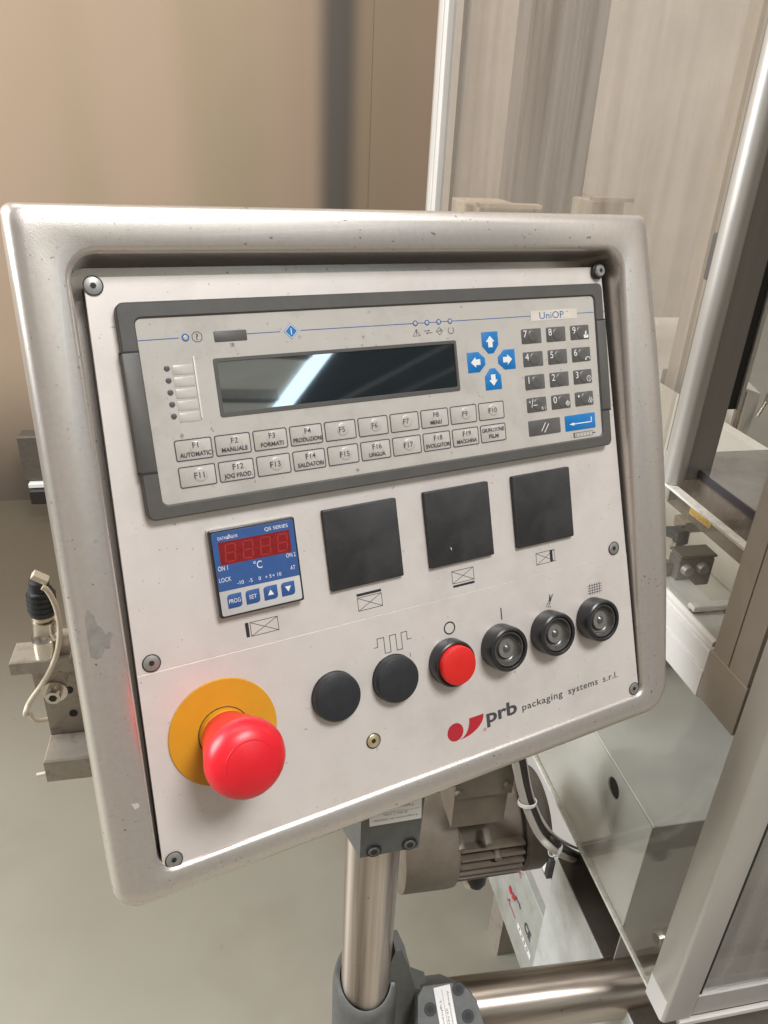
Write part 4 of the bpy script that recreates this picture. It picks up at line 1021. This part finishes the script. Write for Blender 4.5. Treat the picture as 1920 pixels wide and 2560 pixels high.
wpart('foot', MB().box(XC + 0.02, XC + 0.08, 0.90, 0.96, 0, bz), M['bracket'], t)
s1 = at(1362, 2148, 0, XC + 0.005)
sw = wpart('switch', MB().box(XC + 0.002, XC + 0.0118, s1.y - 0.022, s1.y + 0.018, s1.z - 0.022, s1.z + 0.022, 0.002), M['black'], t)
wpart('switch_cap', MB().box(XC + 0.0005, XC + 0.0018, s1.y - 0.014, s1.y + 0.011, s1.z - 0.014, s1.z + 0.014), M['label'], sw)
# stickers lie on the left face (normal -X): text runs towards the viewer
ux, uy = (0, -1, 0), (0, 0, 1)


def csticker(u, v, w, h_, fn, matl='grey_ink', sheet=True):
    p = at(u, v, 0, XC - 0.0006)
    base = t.location
    mt = (Matrix((Vector(ux), Vector(uy), Vector((-1, 0, 0)))).transposed() * 0.72).to_4x4(); mt.translation = p - base
    if sheet:
        o_ = bpy.data.objects.new('sticker', MB().box(0, w, 0, h_, 0, 0.0004).mesh('sticker', 0)); COL.objects.link(o_); o_.data.materials.append(M['label']); o_.parent = t; o_.matrix_local = mt
    m_ = MB(); fn(m_)
    q_ = bpy.data.objects.new('lettering', m_.mesh('lettering', 0)); COL.objects.link(q_); q_.data.materials.append(M[matl])
    q_.parent = o_ if sheet else t
    if not sheet: q_.matrix_local = mt


csticker(1308, 2316, 0.05, 0.04, lambda m_: m_.text('CE', 0.004, 0.004, 0.026, 0.0006, 'l', 0.040, bold=0.03), sheet=False)
csticker(1293, 2316, 0.09, 0.018, lambda m_: m_.text('1 2 5 0', 0.012, 0.004, 0.010, 0.0006, 'l', 0.06, bold=0.03))


def mini_logo(m_):
    m_.flat(circ(0.012, 0.012, 0.011, 20), 0.0006); m_.flat([(0.026, 0.024), (0.048, 0.026), (0.044, 0.010), (0.026, 0.001)][::-1], 0.0006)


csticker(1271, 2222, 0.05, 0.03, mini_logo, 'red_ink', False)
csticker(1268, 2250, 0.09, 0.02, lambda m_: (m_.line([(0.002, 0.004), (0.012, 0.018), (0.020, 0.004)], 0.004, 0.0006), m_.line([(0.028, 0.009), (0.058, 0.009)], 0.003, 0.0006)), 'red_ink', False)
csticker(1288, 2246, 0.07, 0.02, lambda m_: m_.text('prb', 0.002, 0.006, 0.012, 0.0006, 'l', 0.035, bold=0.02), 'grey_ink', False)
csticker(1291, 2170, 0.04, 0.02, lambda m_: m_.text('A/C', 0.002, 0.002, 0.014, 0.0006, 'l', 0.03, bold=0.02), 'red_ink', False)

# ------------------------------------------------------------------ motor
MC = Vector((0.2690, 0.600, 0.800))                 # axis along X
mt_ = wroot('electric_motor', 'dusty beige electric motor with terminal box below the panel', 'motor', MC)
cxm = MC.x


def xcyl(prof_, cy_, cz_, n_=40):
    m_ = MB()
    return m_.rings([[(x, cy_ + r * math.cos(2 * math.pi * i / n_), cz_ + r * math.sin(2 * math.pi * i / n_)) for i in range(n_)] for x, r in prof_])


xa = at(1112, 2060, 1, 0.60).x; xb = at(1270, 2060, 1, 0.60).x; xe = at(1334, 2060, 1, 0.60).x
R0 = 0.058
wpart('body', xcyl([(xa, R0 - 0.010), (xb, R0 - 0.010)], MC.y, MC.z), M['motor'], mt_)
for i in range(9):
    a = math.radians(158 + 11 * i)
    c_, s_ = math.cos(a), math.sin(a); tn = Vector((0, -s_, c_)) * 0.0016
    r0_, r1_ = Vector((0, c_, s_)) * (R0 - 0.018), Vector((0, c_, s_)) * (R0 + 0.005)
    base_ = Vector((0, MC.y, MC.z)); mb = MB()
    mb.rings([[tuple(base_ + v + Vector((x, 0, 0))) for v in (r0_ - tn, r1_ - tn, r1_ + tn, r0_ + tn)] for x in (xa + 0.002, xb - 0.004)])
    wpart('cooling_fin', mb, M['motor'], mt_)
wpart('fan_cover', xcyl([(xb, R0 + 0.001), (xb + 0.004, R0 + 0.004), (xe - 0.010, R0 + 0.004), (xe - 0.003, R0 - 0.001), (xe, R0 - 0.010)], MC.y, MC.z), M['motor_d'], mt_)
wpart('gear_housing', xcyl([(xa - 0.066, 0.066), (xa - 0.064, 0.070), (xa - 0.012, 0.071), (xa - 0.003, 0.070), (xa, 0.066)], MC.y, MC.z + 0.004, 56), M['motor'], mt_)
for u, v in ((1152, 2115), (1220, 2101), (1242, 2137), (1124, 2162)):
    p_ = at(u, v, 1, MC.y - R0)
    wpart('bolt_boss', MB().tube([(p_.x, MC.y - R0 - 0.006, p_.z), (p_.x, MC.y - R0 + 0.012, p_.z + 0.004)], 0.0042, 12), M['motor'], mt_)
tA, tB, tC_, tD = at(1140, 2002, 1, 0.535), at(1280, 1978, 1, 0.535), at(1264, 2056, 1, 0.540), at(1130, 2075, 1, 0.540)
zt0, zt1 = (tC_.z + tD.z) / 2, at(1210, 1900, 1, 0.535).z
tb_ = wpart('terminal_box', MB().box(tA.x, tB.x - 0.002, 0.540, 0.60, zt0, zt1 + 0.02, 0.003), M['motor'], mt_)
wpart('lid', MB().box(tA.x - 0.002, tB.x, 0.5350, 0.5395, tA.z - 0.0005, zt1 + 0.02, 0.002), M['motor'], tb_)
for u, v in ((1147, 1984), (1268, 1962)):
    p_ = at(u, v, 1, 0.534)
    wpart('lid_screw', MB().tube([(p_.x, 0.535, p_.z), (p_.x, 0.5315, p_.z)], [0.0042, 0.0036], 14), M['motor'], tb_)
pl = at(1196, 2185, 1, 0.59)
t = wroot('cable_fitting', 'short black cable fitting hanging under the motor', 'cable fitting', (pl.x, 0.59, pl.z))
wpart('nut', MB().tube([(pl.x + 0.004, 0.60, pl.z + 0.022), (pl.x - 0.003, 0.588, pl.z - 0.010), (pl.x - 0.004, 0.586, pl.z - 0.016)], [0.0125, 0.0125, 0.009], 20), M['cable_b'], t)
wpart('ring', MB().tube([(pl.x - 0.010, 0.588, pl.z - 0.010), (pl.x - 0.014, 0.588, pl.z - 0.016)], 0.006, 12), M['cream'], t)

# cables beside the motor
YC = 0.523


def smooth_path(px_list, y, n_=8):
    pts_ = [at(u, v, 1, y + max(0, u - 1400) * 0.0026) for u, v in px_list]; out = []
    for i in range(len(pts_) - 1):
        p0_, p1_, p2_, p3_ = pts_[max(i - 1, 0)], pts_[i], pts_[i + 1], pts_[min(i + 2, len(pts_) - 1)]
        for k in range(n_):
            s_ = k / n_
            out.append(0.5 * ((2 * p1_) + (p2_ - p0_) * s_ + (2 * p0_ - 5 * p1_ + 4 * p2_ - p3_) * s_ ** 2 + (3 * p1_ - p0_ - 3 * p2_ + p3_) * s_ ** 3))
    return out + [pts_[-1]]


cw = [(1270, 1840), (1288, 1906), (1302, 1972), (1320, 2030), (1350, 2090), (1392, 2130), (1442, 2152), (1500, 2168)]
cbk = [(1288, 1840), (1304, 1898), (1317, 1970), (1336, 2030), (1366, 2082), (1402, 2116), (1450, 2140), (1500, 2152)]
cth = [(1298, 1840), (1313, 1898), (1326, 1970), (1346, 2030), (1376, 2078), (1412, 2106), (1452, 2124), (1500, 2138)]
t = wroot('white_cable', 'thick off-white cable curving down beside the motor', 'cable', at(1302, 1972, 1, YC)); wpart('sheath', MB().tube(smooth_path(cw, YC), 0.0040, 12), M['cable_w'], t)
t2 = wroot('black_cable', 'thick black cable bundled between two pale ones beside the motor', 'cable', at(1317, 1970, 1, YC)); wpart('sheath', MB().tube(smooth_path(cbk, YC + 0.002), 0.0046, 12), M['cable_b'], t2)
t3 = wroot('thin_cable', 'thin pale cable on the right side of the black cable', 'cable', at(1326, 1970, 1, YC)); wpart('sheath', MB().tube(smooth_path(cth, YC + 0.001), 0.0017, 10), M['cable_w'], t3)
for (u, v, du, dv), lb in (((1318, 2005, 1, -0.08), 'white cable tie round the cables, the higher one'), ((1388, 2122, 0.65, -0.75), 'white cable tie round the cables, the lower one')):
    cpt = at(u, v, 1, YC); q = at(u + 30 * du, v + 30 * dv, 1, YC); dr = (q - cpt).normalized(); w2 = dr.cross(Vector((0, 1, 0))).normalized()
    t = wroot('cable_tie', lb, 'cable tie', cpt, 'white cable ties')
    mb = MB(); rs_ = []
    for i in range(20):
        a = 2 * math.pi * i / 20; c_ = cpt + dr * 0.0095 * math.cos(a) + Vector((0, 1, 0)) * 0.0066 * math.sin(a)
        nd = dr * math.cos(a) + Vector((0, 1, 0)) * math.sin(a)
        rs_.append([tuple(c_ - w2 * 0.0022), tuple(c_ + nd * 0.001 - w2 * 0.0022), tuple(c_ + nd * 0.001 + w2 * 0.0022), tuple(c_ + w2 * 0.0022)])
    rs_.append(rs_[0]); mb.rings(rs_, False, False)
    wpart('band', mb, M['label'], t)

# ------------------------------------------------------------------ sensor and bracket at the left edge
YS = 0.56
sp_ = lambda u, v, y=YS: at(u, v, 1, y)
Zs = lambda x, y: (40 + x * 0.2804, 1380 + y * 0.2804)
t = wroot('bracket_beam', 'worn grey steel angle bracket beam behind the left rim', 'bracket', sp_(150, 1900))
bA = sp_(*Zs(280, 1625))
zt = bA.z
YF = YS - 0.034
x0 = sp_(*Zs(258, 1720), YS - 0.02).x
bot = sp_(*Zs(290, 2060), YF).z
wpart('beam', MB().box(x0, 0.10, YF, YS - 0.0, bot, zt, 0.0015), M['bracket'], t)
vt = sp_(*Zs(300, 1060))
wpart('upright_plate', MB().box(x0 + 0.0005, 0.10, YS + 0.0005, YS + 0.005, zt - 0.01, vt.z, 0.0008), M['bracket'], t)
for x, y in ((472, 1232), (512, 1438)):
    p_ = sp_(*Zs(x, y)); wpart('hole', MB().tube([(p_.x, YS + 0.0006, p_.z), (p_.x, YS - 0.0004, p_.z)], 0.0036, 16), M['dark'], t)
pq = sp_(*Zs(220, 1970), YS - 0.02)
wpart('wire_end', MB().tube([(x0 + 0.004, YS - 0.02, pq.z), (x0 - 0.012, YS - 0.02, pq.z - 0.002)], 0.0018, 10), M['cream'], t)

t = wroot('proximity_sensor', 'metal proximity sensor with a black plug in a steel clamp at the left', 'sensor', sp_(*Zs(280, 900)))
YN = YS - 0.02
s3 = lambda x, y: at(*Zs(x, y), 1, YN)


def chain(pl_, radii, n_=28): return MB().tube([s3(*p) for p in pl_], radii, n_)


g = wpart('barrel', chain([(300, 960), (285, 800), (278, 745), (276, 742), (268, 720), (262, 690), (255, 615)], [0.0110, 0.0118, 0.0118, 0.0124, 0.0104, 0.0092, 0.0092]), M['chrome'], t)
wpart('knurl', chain([(257, 612), (256, 596)], [0.0098, 0.0098], 16), M['chrome'], g)
wpart('plug_end', chain([(246, 590), (236, 535)], [0.0075, 0.0085]), M['cream'], t)
pb = wpart('plug', chain([(238, 545), (234, 500), (222, 400), (212, 350), (210, 340), (206, 330), (202, 255), (200, 240)], [0.0096, 0.0106, 0.0102, 0.0094, 0.0094, 0.0078, 0.0074, 0.005]), M['rubber'], t)
for k in range(4):
    y_ = 505 - 42 * k; wpart('grip_ring', chain([(235 - 0.1 * (505 - y_), y_), (234 - 0.1 * (505 - y_), y_ - 10)], [0.0110, 0.0110]), M['gloss_black'], pb)
cl_ = s3(285, 930)
wpart('clamp', MB().box(cl_.x - 0.027, cl_.x + 0.020, YN - 0.012, YN + 0.016, cl_.z - 0.008, cl_.z + 0.005, 0.001), M['bracket'], t)
mb = MB(); c0 = s3(130, 1010); c1_ = s3(460, 1150); c2_ = s3(440, 1230); c3 = s3(180, 1220); c4 = s3(410, 1060)
mb.rings([[(p.x, YN + d_, p.z) for p in (c0, c3, c2_, c1_, c4)] for d_ in (0.016, -0.002)])
wpart('clamp_plate', mb, M['bracket'], t, 20)
bl_ = s3(352, 1222)
wpart('washer', MB().tube([(bl_.x, YN - 0.0021, bl_.z), (bl_.x, YN - 0.0040, bl_.z)], 0.0104, 28), M['chrome'], t)
bt = wpart('bolt', MB().tube([(bl_.x, YN - 0.004, bl_.z), (bl_.x, YN - 0.012, bl_.z)], [0.0064, 0.0060], 24), M['chrome'], t)
wpart('socket', MB().tube([(bl_.x, YN - 0.0119, bl_.z), (bl_.x, YN - 0.0123, bl_.z)], 0.0035, 6), M['dark'], bt)
wpart('ear', MB().box(s3(430, 900).x - 0.003, s3(430, 900).x + 0.006, YN - 0.006, YN + 0.02, s3(430, 1040).z, s3(430, 800).z, 0.001), M['bracket'], t)
t = wroot('sensor_cable', 'cream sensor cable looping down from a folded tag at the left', 'cable', s3(260, 240))
lp = [s3(*p) - Vector((0, 0.012, 0)) for p in ((262, 238), (300, 262), (345, 330), (385, 430), (410, 560), (412, 680), (385, 830), (330, 970), (255, 1100), (190, 1190), (140, 1270), (112, 1360))] + [at(*Zs(*p), 1, YS + 0.012 + 0.0001 * p[0]) for p in ((118, 1440), (180, 1500), (290, 1490), (400, 1450))]
sm_ = []
for i in range(len(lp) - 1):
    p0_, p1_, p2_, p3_ = lp[max(i - 1, 0)], lp[i], lp[i + 1], lp[min(i + 2, len(lp) - 1)]
    for k in range(5):
        s_ = k / 5; sm_.append(0.5 * ((2 * p1_) + (p2_ - p0_) * s_ + (2 * p0_ - 5 * p1_ + 4 * p2_ - p3_) * s_ ** 2 + (3 * p1_ - p0_ - 3 * p2_ + p3_) * s_ ** 3))
sm_.append(lp[-1])
wpart('sheath', MB().tube(sm_, 0.0022, 12), M['cream'], t)
tg = [s3(150, 180), s3(180, 148), s3(308, 205), s3(285, 240)]
mb = MB(); mb.rings([[(p.x, YN - 0.010, p.z) for p in tg], [(p.x, YN - 0.003, p.z + 0.001) for p in tg]])
wpart('tag', mb, M['cream'], t, 20)

# dark machine foot against the wall at the left edge
f0 = at(81, 1205, 1, 3.0)
t = wroot('wall_stanchion', 'narrow brown upright with a black foot against the wall, left of the panel', 'stanchion', (f0.x + 0.09, 3.0, 0))
zz = lambda v: at(100, v, 1, 3.0).z
wpart('foot', MB().box(f0.x, f0.x + 0.20, 2.93, 3.05, zz(1243), zz(1208), 0.006), M['cable_b'], t)
wpart('plate', MB().box(f0.x - 0.004, f0.x + 0.20, 2.95, 3.05, zz(1207.5), zz(1196), 0.003), M['label'], t)
wpart('upright', MB().box(f0.x - 0.02, f0.x + 0.16, 2.97, 3.05, zz(1195.5), zz(1084), 0.006), M['motor_d'], t)
